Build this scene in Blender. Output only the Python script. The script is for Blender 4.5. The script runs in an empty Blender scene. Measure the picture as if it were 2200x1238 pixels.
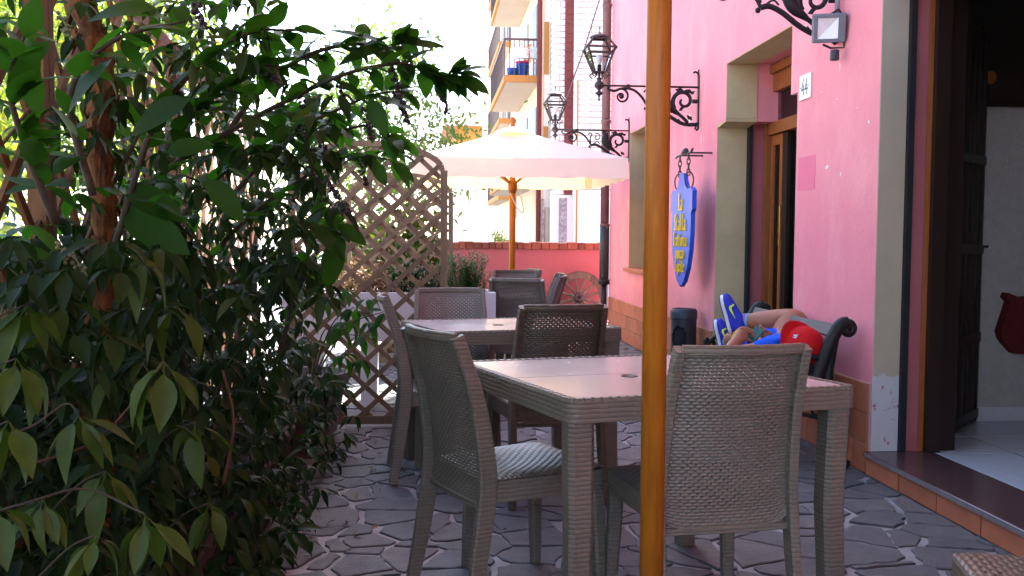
import bpy, bmesh, math, random
import numpy as np
from mathutils import Vector, Matrix
R_ = math.radians
random.seed(7); rng = np.random.default_rng(7)
sc = bpy.context.scene
col = sc.collection

# ------------------------------------------------------------------ camera
HC = 1.17
FOC = 2050.0
yaw, pitch, roll = R_(4.84), R_(3.03), R_(0.37)
cam_d = bpy.data.cameras.new("camera"); cam = bpy.data.objects.new("camera", cam_d); col.objects.link(cam)
cam_d.sensor_width = 36; cam_d.lens = 36 * FOC / 2200; cam_d.clip_start = 0.05; cam_d.clip_end = 2000
fw = Vector((math.sin(yaw) * math.cos(pitch), math.cos(yaw) * math.cos(pitch), -math.sin(pitch)))
r0 = Vector((math.cos(yaw), -math.sin(yaw), 0)); u0 = r0.cross(fw)
RX = r0 * math.cos(roll) + u0 * math.sin(roll); UX = u0 * math.cos(roll) - r0 * math.sin(roll)
M = Matrix.Identity(4)
for i in range(3):
    M[i][0] = RX[i]; M[i][1] = UX[i]; M[i][2] = -fw[i]
M[0][3], M[1][3], M[2][3] = 0, 0, HC
cam.matrix_world = M
sc.camera = cam
def PY(x, y, Y):            # photo pixel -> point of the place at distance Y down the patio
    d = fw + RX * ((x - 1100) / FOC) - UX * ((y - 619) / FOC)
    return Vector((0, 0, HC)) + d * (Y / d.y)

# ------------------------------------------------------------------ light
SUN_AZ = Vector((0.45, 0.893, 0)); SUN_EL = R_(50)
sun_dir = Vector((SUN_AZ.x * math.cos(SUN_EL), SUN_AZ.y * math.cos(SUN_EL), math.sin(SUN_EL)))
w = bpy.data.worlds.new("World"); sc.world = w; w.use_nodes = True
nt = w.node_tree; bg = nt.nodes["Background"]
sky = nt.nodes.new("ShaderNodeTexSky"); sky.sky_type = 'NISHITA'; sky.sun_disc = False
sky.sun_elevation = SUN_EL; sky.sun_rotation = math.atan2(sun_dir.x, sun_dir.y)
sky.air_density = 1.0; sky.dust_density = 1.5; sky.ozone_density = 1.2
nt.links.new(sky.outputs[0], bg.inputs[0]); bg.inputs[1].default_value = 0.14
sd = bpy.data.lights.new("sun", 'SUN'); sd.energy = 5.0; sd.angle = R_(0.5); sd.color = (1.0, 0.95, 0.88)
so = bpy.data.objects.new("sun", sd); col.objects.link(so)
so.rotation_euler = sun_dir.to_track_quat('Z', 'Y').to_euler()
sc.view_settings.view_transform = 'Standard'; sc.view_settings.look = 'None'
sc.view_settings.exposure = 2.75; sc.view_settings.gamma = 1.0; sc.view_settings.use_curve_mapping = False
sc.render.engine = 'CYCLES'
cy = sc.cycles
cy.use_denoising = True; cy.max_bounces = 8; cy.diffuse_bounces = 5; cy.glossy_bounces = 4
cy.transmission_bounces = 6; cy.transparent_max_bounces = 12; cy.sample_clamp_indirect = 8
cy.use_adaptive_sampling = True; cy.adaptive_threshold = 0.02

# ------------------------------------------------------------------ materials
MATS = {}
def newmat(name):
    m = bpy.data.materials.new(name); m.use_nodes = True
    nt = m.node_tree; b = nt.nodes["Principled BSDF"]
    return m, nt, b
def N(nt, t, **kw):
    n = nt.nodes.new(t)
    for k, v in kw.items():
        if k.startswith('i_'):
            n.inputs[k[2:].replace('_', ' ')].default_value = v
        else:
            setattr(n, k, v)
    return n
def L(nt, a, b): nt.links.new(a, b)
def rgba(c): return (c[0], c[1], c[2], 1)
def mixc(nt, fac, a, b, mode='MIX'):
    n = nt.nodes.new("ShaderNodeMix"); n.data_type = 'RGBA'; n.blend_type = mode
    for s, v in ((0, fac), (6, a), (7, b)):
        if hasattr(v, 'links') or hasattr(v, 'is_output'): nt.links.new(v, n.inputs[s])
        elif s == 0: n.inputs[0].default_value = v
        else: n.inputs[s].default_value = rgba(v)
    return n.outputs[2]
def ramp(nt, src, stops):
    n = nt.nodes.new("ShaderNodeValToRGB"); e = n.color_ramp.elements
    while len(e) < len(stops): e.new(0.5)
    for i, (p, c) in enumerate(stops):
        e[i].position = p; e[i].color = rgba(c) if hasattr(c, '__len__') else (c, c, c, 1)
    nt.links.new(src, n.inputs[0]); return n.outputs[0]
def bump(nt, b, h, strength=.3, dist=.01):
    n = nt.nodes.new("ShaderNodeBump"); n.inputs['Strength'].default_value = strength; n.inputs['Distance'].default_value = dist
    nt.links.new(h, n.inputs['Height']); nt.links.new(n.outputs[0], b.inputs['Normal']); return n
def noise(nt, scale, detail=4, rough=.6, vec=None, dist=0):
    n = N(nt, "ShaderNodeTexNoise"); n.inputs['Scale'].default_value = scale; n.inputs['Detail'].default_value = detail
    n.inputs['Roughness'].default_value = rough; n.inputs['Distortion'].default_value = dist
    if vec is not None: nt.links.new(vec, n.inputs['Vector'])
    return n.outputs['Fac']
def coords(nt, kind='Object', scale=None):
    o = N(nt, "ShaderNodeTexCoord").outputs[kind]
    if scale:
        mp = N(nt, "ShaderNodeMapping"); mp.inputs['Scale'].default_value = scale; nt.links.new(o, mp.inputs[0]); o = mp.outputs[0]
    return o
def pos(nt, scale=None):
    o = N(nt, "ShaderNodeNewGeometry").outputs['Position']
    if scale:
        mp = N(nt, "ShaderNodeMapping"); mp.inputs['Scale'].default_value = scale; nt.links.new(o, mp.inputs[0]); o = mp.outputs[0]
    return o
def rnd(nt): return N(nt, "ShaderNodeObjectInfo").outputs['Random']
def isl(nt): return N(nt, "ShaderNodeNewGeometry").outputs['Random Per Island']

def pbr(name, c, rough=.6, var=.25, scale=8, bs=.2, bscale=60, bdist=.004, spec=.4, metal=0, c2=None, per=0, world=False, stretch=None):
    m, nt, b = newmat(name)
    v = pos(nt, stretch) if world else coords(nt, 'Object', stretch)
    c2 = c2 or tuple(x * (1 - var) for x in c)
    f = ramp(nt, noise(nt, scale, 6, .65, v), [(.35, 0), (.68, 1)])
    cc = mixc(nt, f, c, c2)
    if per:
        k = ramp(nt, isl(nt) if per > 0 else rnd(nt), [(0, 1 - abs(per)), (1, 1 + abs(per) * .4)])
        cc = mixc(nt, 1.0, cc, k, 'MULTIPLY')
    L(nt, cc, b.inputs['Base Color'])
    b.inputs['Roughness'].default_value = rough; b.inputs['Specular IOR Level'].default_value = spec; b.inputs['Metallic'].default_value = metal
    rr = N(nt, "ShaderNodeMapRange"); rr.inputs['To Min'].default_value = max(.05, rough - .12); rr.inputs['To Max'].default_value = min(1, rough + .12)
    L(nt, noise(nt, scale * 3, 4, .6, v), rr.inputs[0]); L(nt, rr.outputs[0], b.inputs['Roughness'])
    if bs: bump(nt, b, noise(nt, bscale, 5, .6, v), bs, bdist)
    MATS[name] = m; return m

def wood(name, c, c2, rough=.55, axis=2, scale=1.0, bs=.25, spec=.35):
    m, nt, b = newmat(name)
    s = [14 * scale] * 3; s[axis] = 1.2 * scale
    v = coords(nt, 'Object', tuple(s))
    ra = N(nt, "ShaderNodeVectorMath", operation='ADD'); L(nt, v, ra.inputs[0])
    cb = N(nt, "ShaderNodeCombineXYZ"); mm = N(nt, "ShaderNodeMath", operation='MULTIPLY'); mm.inputs[1].default_value = 37
    L(nt, rnd(nt), mm.inputs[0]); L(nt, mm.outputs[0], cb.inputs[0]); L(nt, mm.outputs[0], cb.inputs[1]); L(nt, cb.outputs[0], ra.inputs[1])
    n1 = noise(nt, 3, 8, .7, ra.outputs[0], .6)
    cc = mixc(nt, ramp(nt, n1, [(.3, 0), (.7, 1)]), c, c2)
    k = ramp(nt, rnd(nt), [(0, .75), (1, 1.12)])
    L(nt, mixc(nt, 1.0, cc, k, 'MULTIPLY'), b.inputs['Base Color'])
    b.inputs['Roughness'].default_value = rough; b.inputs['Specular IOR Level'].default_value = spec
    bump(nt, b, n1, bs, .003); MATS[name] = m; return m

def weave(name, c, c2, rough=.45):
    m, nt, b = newmat(name)
    uv = N(nt, "ShaderNodeTexCoord").outputs['UV']; sp = N(nt, "ShaderNodeSeparateXYZ"); L(nt, uv, sp.inputs[0])
    def mt(op, a, k=None):
        n = N(nt, "ShaderNodeMath", operation=op)
        for q, v in ((0, a), (1, k)):
            if v is None: continue
            if isinstance(v, (int, float)): n.inputs[q].default_value = v
            else: L(nt, v, n.inputs[q])
        return n.outputs[0]
    wob = mt('MULTIPLY', mt('SUBTRACT', noise(nt, 14, 3, .6, coords(nt)), .5), .010)
    v = mt('DIVIDE', mt('ADD', sp.outputs[1], wob), .0135); row = mt('FLOOR', v); fv = mt('FRACT', v)
    s1 = mt('POWER', mt('SINE', mt('MULTIPLY', fv, math.pi)), .6)
    pu = mt('ADD', mt('DIVIDE', mt('ADD', sp.outputs[0], wob), .034), mt('MULTIPLY', row, .5))
    s2 = mt('POWER', mt('ABSOLUTE', mt('SINE', mt('MULTIPLY', pu, math.pi))), .45)
    h = mt('MULTIPLY', s1, mt('ADD', mt('MULTIPLY', s2, .5), .5))
    cc = mixc(nt, ramp(nt, noise(nt, 5, 5, .65, coords(nt)), [(.35, 0), (.7, 1)]), c, c2)
    cc = mixc(nt, ramp(nt, noise(nt, 60, 4, .6, coords(nt)), [(.55, 0), (.8, .5)]), cc, tuple(x * 1.5 for x in c))
    cc = mixc(nt, ramp(nt, h, [(.05, .75), (.45, 0)]), cc, tuple(x * .35 for x in c2))
    L(nt, cc, b.inputs['Base Color'])
    b.inputs['Roughness'].default_value = rough; b.inputs['Specular IOR Level'].default_value = .45
    bump(nt, b, h, .55, .003); MATS[name] = m; return m

def leafmat(name, c, c2, trans=.35, rough=.38, tc=None, spec=.45):
    m, nt, b = newmat(name)
    f = isl(nt)
    cc = ramp(nt, f, [(0, c), (.55, tuple((a + d) / 2 for a, d in zip(c, c2))), (.93, c2), (.97, (c2[0] * 2.2, c2[1] * 1.15, c2[2] * .6))])
    nz = noise(nt, 35, 4, .6, pos(nt))
    cc = mixc(nt, ramp(nt, nz, [(.4, 0), (.75, .45)]), cc, tuple(x * .55 for x in c))
    L(nt, cc, b.inputs['Base Color']); b.inputs['Roughness'].default_value = rough; b.inputs['Specular IOR Level'].default_value = spec
    bump(nt, b, noise(nt, 120, 3, .6, pos(nt)), .25, .002)
    t = N(nt, "ShaderNodeBsdfTranslucent"); tc = tc or (c2[0] * 1.6, c2[1] * 2.2, c2[2] * .8)
    L(nt, mixc(nt, .5, cc, tc), t.inputs[0])
    mx = N(nt, "ShaderNodeMixShader"); mx.inputs[0].default_value = trans
    L(nt, b.outputs[0], mx.inputs[1]); L(nt, t.outputs[0], mx.inputs[2]); L(nt, mx.outputs[0], nt.nodes["Material Output"].inputs[0])
    MATS[name] = m; return m

def pink_plaster():
    m, nt, b = newmat('plaster_pink')
    v = pos(nt); vs = pos(nt, (1, 1, .35))
    cc = mixc(nt, ramp(nt, noise(nt, 1.1, 6, .65, v), [(.35, 0), (.68, 1)]), (.78, .275, .305), (.72, .21, .26))
    cc = mixc(nt, ramp(nt, noise(nt, 2.3, 7, .7, vs, .4), [(.50, 0), (.75, .55)]), cc, (.84, .39, .39))
    cc = mixc(nt, ramp(nt, noise(nt, 5, 8, .75, vs), [(.60, 0), (.78, .45)]), cc, (.55, .15, .17))
    sx = N(nt, "ShaderNodeSeparateXYZ"); L(nt, v, sx.inputs[0])
    mr = N(nt, "ShaderNodeMapRange"); mr.inputs['From Min'].default_value = 1.0; mr.inputs['From Max'].default_value = .42; mr.inputs['To Min'].default_value = 0; mr.inputs['To Max'].default_value = .55; L(nt, sx.outputs[2], mr.inputs[0])
    ad = N(nt, "ShaderNodeMath", operation='MULTIPLY'); L(nt, mr.outputs[0], ad.inputs[0]); L(nt, noise(nt, 6, 8, .75, v), ad.inputs[1])
    cc = mixc(nt, ramp(nt, ad.outputs[0], [(.12, 0), (.40, .6)]), cc, (.40, .16, .18))
    L(nt, cc, b.inputs['Base Color']); b.inputs['Roughness'].default_value = .85; b.inputs['Specular IOR Level'].default_value = .2
    ad2 = N(nt, "ShaderNodeMath", operation='ADD'); L(nt, noise(nt, 40, 5, .6, v), ad2.inputs[0]); L(nt, noise(nt, 5, 4, .5, v, .6), ad2.inputs[1])
    bump(nt, b, ad2.outputs[0], .35, .006); MATS['plaster_pink'] = m
pink_plaster()
pbr('plaster_patch', (.74, .17, .25), .82, .08, 4, .2, 60, .003, .2, world=True)
pbr('plaster_tan', (.54, .40, .23), .85, .18, 3, .25, 50, .003, .2, world=True)
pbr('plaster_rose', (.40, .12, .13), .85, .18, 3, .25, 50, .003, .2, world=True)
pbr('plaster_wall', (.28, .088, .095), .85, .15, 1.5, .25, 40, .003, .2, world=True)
pbr('plaster_room', (.50, .47, .44), .9, .15, 20, .8, 90, .006, .2, world=True)
pbr('white_scuff', (.75, .70, .70), .9, .1, 30, .3, 60, .002)
pbr('black_gap', (.012, .012, .013), .8, .3, 10, .1)
pbr('terracotta', (.46, .14, .07), .6, .25, 6, .3, 60, .002, .35, per=-.22)
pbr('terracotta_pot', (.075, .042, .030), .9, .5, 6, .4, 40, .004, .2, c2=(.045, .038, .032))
pbr('concrete_pot', (.22, .20, .19), .9, .4, 8, .5, 40, .005, .2)
pbr('tile_grout', (.40, .33, .28), .9, .2, 12, .2)
pbr('coping_brick', (.20, .066, .042), .8, .35, 9, .5, 50, .004, .2, per=-.35)
pbr('marble_red', (.10, .045, .045), .22, .5, 26, 0, spec=.5, c2=(.05, .028, .03))
pbr('marble_edge', (.20, .16, .16), .5, .3, 30, .1)
pbr('floor_tile', (.55, .56, .60), .16, .06, 9, .03, 8, .002, .5)
pbr('floor_joint', (.05, .05, .055), .8, .2, 20, .1)
pbr('iron', (.016, .013, .014), .5, .4, 18, .4, 120, .002, .3)
pbr('iron_rust', (.060, .036, .034), .6, .4, 18, .5, 120, .003, .4)
pbr('pipe_brown', (.16, .075, .08), .45, .2, 8, .08, 50)
pbr('pipe_black', (.03, .033, .036), .4, .3, 8, .1, 50)
pbr('bin_black', (.035, .038, .045), .45, .3, 14, .15, 80)
pbr('bin_dark', (.004, .004, .004), .9, .1, 14, 0)
pbr('lamp_grey', (.17, .17, .19), .45, .2, 14, .1, 90)
pbr('reflector', (.85, .85, .83), .3, .1, 10, .05, 40, spec=.8)
pbr('bulb_white', (.75, .72, .78), .3, .05, 10, 0)
pbr('chain', (.06, .045, .04), .5, .4, 20, .2, 120)
pbr('sign_blue', (.02, .10, .62), .45, .25, 7, .25, 50, .003, .4, stretch=(1, 1, .3))
pbr('sign_yellow', (.80, .50, .01), .45, .2, 14, .15, 60)
pbr('plate_white', (.80, .78, .76), .3, .05, 12, .05)
pbr('ink_black', (.02, .02, .022), .5, .1, 12, 0)
pbr('asphalt', (.42, .41, .39), .9, .2, 3, .3, 60, .004, world=True)
pbr('grout', (.34, .33, .33), .95, .35, 5, .8, 60, .008, .2, world=True, c2=(.20, .19, .195))
pbr('planter_white', (.62, .63, .66), .8, .12, 5, .3, 40, .003)
pbr('soil', (.045, .032, .022), 1, .5, 25, 1, 50, .02)
pbr('house_cream', (.85, .80, .68), .9, .08, 2, .1, 20, .004, world=True)
pbr('house_white', (.88, .87, .84), .9, .06, 2, .1, 20, .004, world=True)
pbr('house_peach', (.80, .62, .45), .9, .1, 1, .1, 20, .004, world=True)
pbr('house_orange', (.50, .23, .06), .9, .1, 1, .1, 20, .004, world=True)
pbr('soffit', (.52, .44, .36), .9, .1, 1, .1, 20, .004, world=True)
pbr('brick_red', (.15, .036, .032), .85, .2, 6, .2, 20, .004, world=True)
pbr('pebble', (.42, .38, .37), .95, .7, 14, .8, 14, .03, world=True, c2=(.12, .10, .10))
pbr('rail_dark', (.10, .06, .07), .5, .2, 6, 0)
pbr('shutter_grey', (.30, .31, .35), .6, .2, 6, .1)
pbr('shutter_brown', (.25, .07, .055), .6, .25, 14, .1)
pbr('plastic_blue', (.03, .14, .62), .4, .1, 6, 0)
pbr('plastic_pink', (.62, .05, .30), .4, .1, 6, 0)
pbr('plastic_pale', (.50, .62, .60), .4, .1, 6, 0)
pbr('flower_orange', (.85, .20, .03), .6, .2, 20, 0)
pbr('roof_tile', (.36, .16, .10), .85, .3, 5, .3, 20, .01, world=True)
pbr('bark', (.13, .085, .055), .9, .5, 14, .9, 40, .012, .2, stretch=(1, 1, .25))
pbr('bark_peel', (.20, .075, .022), .8, .6, 30, .9, 40, .02, .2, stretch=(1, 1, .3), c2=(.035, .016, .008))
pbr('twig', (.055, .042, .024), .8, .4, 20, .3, 80, .003)
pbr('stem_red', (.10, .035, .018), .7, .4, 20, .3, 80, .003)
pbr('berry', (.018, .008, .016), .3, .4, 30, 0, spec=.5)
pbr('berry_green', (.16, .17, .07), .5, .3, 30, 0)
pbr('skin', (.34, .125, .068), .5, .12, 9, .12, 180, .001, .35)
pbr('cloth_blue', (.012, .10, .66), .85, .2, 10, .3, 70, .004, .15)
pbr('shoe_blue', (.028, .045, .46), .7, .2, 20, .25, 300, .002, .25)
pbr('sole_white', (.62, .63, .72), .6, .08, 15, .1, 80)
pbr('sole_dark', (.05, .05, .06), .8, .2, 15, .2, 80)
pbr('swoosh', (.55, .80, .03), .5, .05, 15, 0)
pbr('sock_cyan', (.10, .42, .72), .9, .1, 15, .3, 200, .002)
pbr('sock_pink', (.50, .12, .26), .9, .1, 15, .3, 200, .002)
pbr('cap_red', (.60, .008, .014), .75, .2, 10, .3, 250, .002, .2)
pbr('stripe_yellow', (.75, .45, .05), .7, .1, 15, 0)
pbr('phone_case', (.012, .014, .016), .35, .2, 10, 0)
pbr('hair_dark', (.03, .018, .012), .7, .4, 40, .5, 90, .004)
pbr('curtain', (.62, .62, .72), .95, .1, 20, .2, 60)
pbr('painting_dark', (.028, .018, .013), .35, .5, 3, .1, 30, c2=(.012, .016, .010))
pbr('fruit_orange', (.34, .11, .02), .6, .3, 10, .1)
pbr('cloth_darkred', (.13, .010, .012), .9, .3, 8, .2, 60)
pbr('brass', (.5, .33, .08), .35, .2, 10, 0, metal=1)
wood('wood_trellis', (.24, .165, .092), (.15, .10, .06), .75)
wood('wood_trellis_warm', (.19, .082, .028), (.10, .043, .016), .75)
wood('wood_door', (.36, .12, .035), (.24, .07, .02), .38)
wood('wood_dark', (.028, .012, .008), (.014, .007, .005), .42)
wood('wood_pole', (.46, .150, .007), (.27, .075, .005), .4, scale=1.6, bs=.12)
wood('wood_bench', (.15, .13, .125), (.09, .078, .078), .6, axis=1)
wood('wood_wheel', (.15, .11, .08), (.06, .042, .032), .9, bs=.5)
weave('rattan', (.182, .155, .122), (.146, .123, .097))
weave('rattan_brown', (.105, .075, .054), (.080, .056, .040))
for nm, a, b2 in (('rattan_sheet', (.168, .143, .113), (.136, .115, .091)), ('rattan_sheet_brown', (.100, .072, .052), (.078, .054, .038))): pbr(nm, a, .36, .2, 5, .15, 300, .001, .6, c2=b2)
weave('rattan_pale', (.40, .365, .345), (.34, .31, .29))
leafmat('leaf_laurel', (.024, .056, .006), (.062, .105, .010), .25, .45, spec=.3)
leafmat('leaf_poke', (.010, .034, .005), (.024, .066, .007), .5, .45, tc=(.08, .34, .015), spec=.25)
leafmat('leaf_dark', (.008, .022, .004), (.018, .044, .007), .25, .5, spec=.18)  # kept very dark: the hedge's shade is put into the leaf colour
leafmat('leaf_tree', (.07, .12, .025), (.13, .17, .04), .4, .5)
leafmat('leaf_bright', (.08, .14, .02), (.20, .22, .03), .45, .5)
leafmat('leaf_rosemary', (.055, .12, .04), (.10, .17, .06), .2, .6, spec=.2)
leafmat('leaf_heather', (.10, .07, .04), (.20, .10, .06), .2, .7)

def stone_material():
    m, nt, b = newmat('slate')
    v = pos(nt)
    n1 = noise(nt, 9, 8, .7, v); n2 = noise(nt, 70, 5, .7, v)
    base = ramp(nt, rnd(nt), [(0, (.082, .084, .096)), (.35, (.108, .105, .112)), (.6, (.14, .125, .122)), (.85, (.090, .095, .104)), (1, (.150, .140, .135))])
    cc = mixc(nt, ramp(nt, n1, [(.3, 0), (.75, .75)]), base, (.050, .048, .052))
    cc = mixc(nt, ramp(nt, n2, [(.62, 0), (.8, .5)]), cc, (.24, .23, .24))
    L(nt, cc, b.inputs['Base Color'])
    r = N(nt, "ShaderNodeMapRange"); r.inputs['To Min'].default_value = .42; r.inputs['To Max'].default_value = .75; L(nt, n1, r.inputs[0]); L(nt, r.outputs[0], b.inputs['Roughness'])
    ad = N(nt, "ShaderNodeMath", operation='ADD'); L(nt, n1, ad.inputs[0]); L(nt, n2, ad.inputs[1])
    bump(nt, b, ad.outputs[0], .8, .010); MATS['slate'] = m
stone_material()

def jamb_material():        # tan jamb whose paint has flaked off near the ground
    m, nt, b = newmat('jamb_flaked')
    v = pos(nt); sx = N(nt, "ShaderNodeSeparateXYZ"); L(nt, v, sx.inputs[0])
    n1 = noise(nt, 7, 6, .7, v); n2 = noise(nt, 22, 5, .7, v)
    mr = N(nt, "ShaderNodeMapRange"); mr.inputs['From Min'].default_value = .62; mr.inputs['From Max'].default_value = .40; mr.inputs['To Min'].default_value = -.4; mr.inputs['To Max'].default_value = .45
    mr.clamp = True
    L(nt, sx.outputs[2], mr.inputs[0])
    ad = N(nt, "ShaderNodeMath", operation='ADD'); L(nt, mr.outputs[0], ad.inputs[0]); L(nt, n1, ad.inputs[1])
    k = ramp(nt, ad.outputs[0], [(.60, 0), (.63, 1)])
    cc = mixc(nt, ramp(nt, noise(nt, 3, 5, .6, v), [(.35, 0), (.7, 1)]), (.46, .37, .27), (.39, .32, .24))
    fl = mixc(nt, ramp(nt, n2, [(.60, 0), (.63, 1)]), (.50, .48, .50), (.36, .13, .13))
    L(nt, mixc(nt, k, cc, fl), b.inputs['Base Color']); b.inputs['Roughness'].default_value = .88
    bump(nt, b, ad.outputs[0], .4, .008); MATS['jamb_flaked'] = m
jamb_material()

def top_material():         # smooth resin table top
    m, nt, b = newmat('table_top')
    n1 = noise(nt, 6, 5, .6, coords(nt)); n2 = noise(nt, 60, 4, .6, coords(nt))
    L(nt, mixc(nt, n1, (.42, .36, .345), (.38, .325, .31)), b.inputs['Base Color'])
    r = N(nt, "ShaderNodeMapRange"); r.inputs['To Min'].default_value = .14; r.inputs['To Max'].default_value = .34; L(nt, n1, r.inputs[0]); L(nt, r.outputs[0], b.inputs['Roughness'])
    b.inputs['Specular IOR Level'].default_value = .8
    bump(nt, b, n2, .05, .001); MATS['table_top'] = m
top_material()

def canvas_material():
    m, nt, b = newmat('canvas')
    v = coords(nt)
    cc = mixc(nt, noise(nt, 4, 4, .6, v), (.86, .86, .86), (.80, .80, .80))
    L(nt, cc, b.inputs['Base Color']); b.inputs['Roughness'].default_value = .9; b.inputs['Specular IOR Level'].default_value = .1
    bump(nt, b, noise(nt, 3.5, 3, .5, v, .5), .35, .03)
    t = N(nt, "ShaderNodeBsdfTranslucent"); t.inputs[0].default_value = (.95, .58, .18, 1)
    mx = N(nt, "ShaderNodeMixShader"); mx.inputs[0].default_value = .36
    L(nt, b.outputs[0], mx.inputs[1]); L(nt, t.outputs[0], mx.inputs[2]); L(nt, mx.outputs[0], nt.nodes["Material Output"].inputs[0])
    MATS['canvas'] = m
canvas_material()

def glass_material(name, tint=(.9, .93, .93), rough=.02, mix=.12):
    m, nt, b = newmat(name)
    tr = N(nt, "ShaderNodeBsdfTransparent"); tr.inputs[0].default_value = rgba(tint)
    gl = N(nt, "ShaderNodeBsdfGlossy"); gl.inputs['Roughness'].default_value = rough
    fr = N(nt, "ShaderNodeFresnel"); fr.inputs[0].default_value = 1.5
    mx = N(nt, "ShaderNodeMixShader"); L(nt, fr.outputs[0], mx.inputs[0]); L(nt, tr.outputs[0], mx.inputs[1]); L(nt, gl.outputs[0], mx.inputs[2])
    L(nt, mx.outputs[0], nt.nodes["Material Output"].inputs[0]); MATS[name] = m
glass_material('glass'); glass_material('glass_smoky', (.55, .55, .60), .08)

def white_brick_material():
    m, nt, b = newmat('white_brick')
    v = pos(nt); sx = N(nt, "ShaderNodeSeparateXYZ"); L(nt, v, sx.inputs[0]); cb = N(nt, "ShaderNodeCombineXYZ"); L(nt, sx.outputs[0], cb.inputs[0]); L(nt, sx.outputs[2], cb.inputs[1])
    br = N(nt, "ShaderNodeTexBrick"); L(nt, cb.outputs[0], br.inputs['Vector'])
    br.inputs['Color1'].default_value = (.82, .80, .74, 1); br.inputs['Color2'].default_value = (.74, .71, .64, 1); br.inputs['Mortar'].default_value = (.30, .26, .24, 1)
    br.inputs['Scale'].default_value = 1; br.inputs['Mortar Size'].default_value = .016; br.inputs['Brick Width'].default_value = .9; br.inputs['Row Height'].default_value = .17
    L(nt, br.outputs['Color'], b.inputs['Base Color']); b.inputs['Roughness'].default_value = .9; MATS['white_brick'] = m
white_brick_material()

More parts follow.
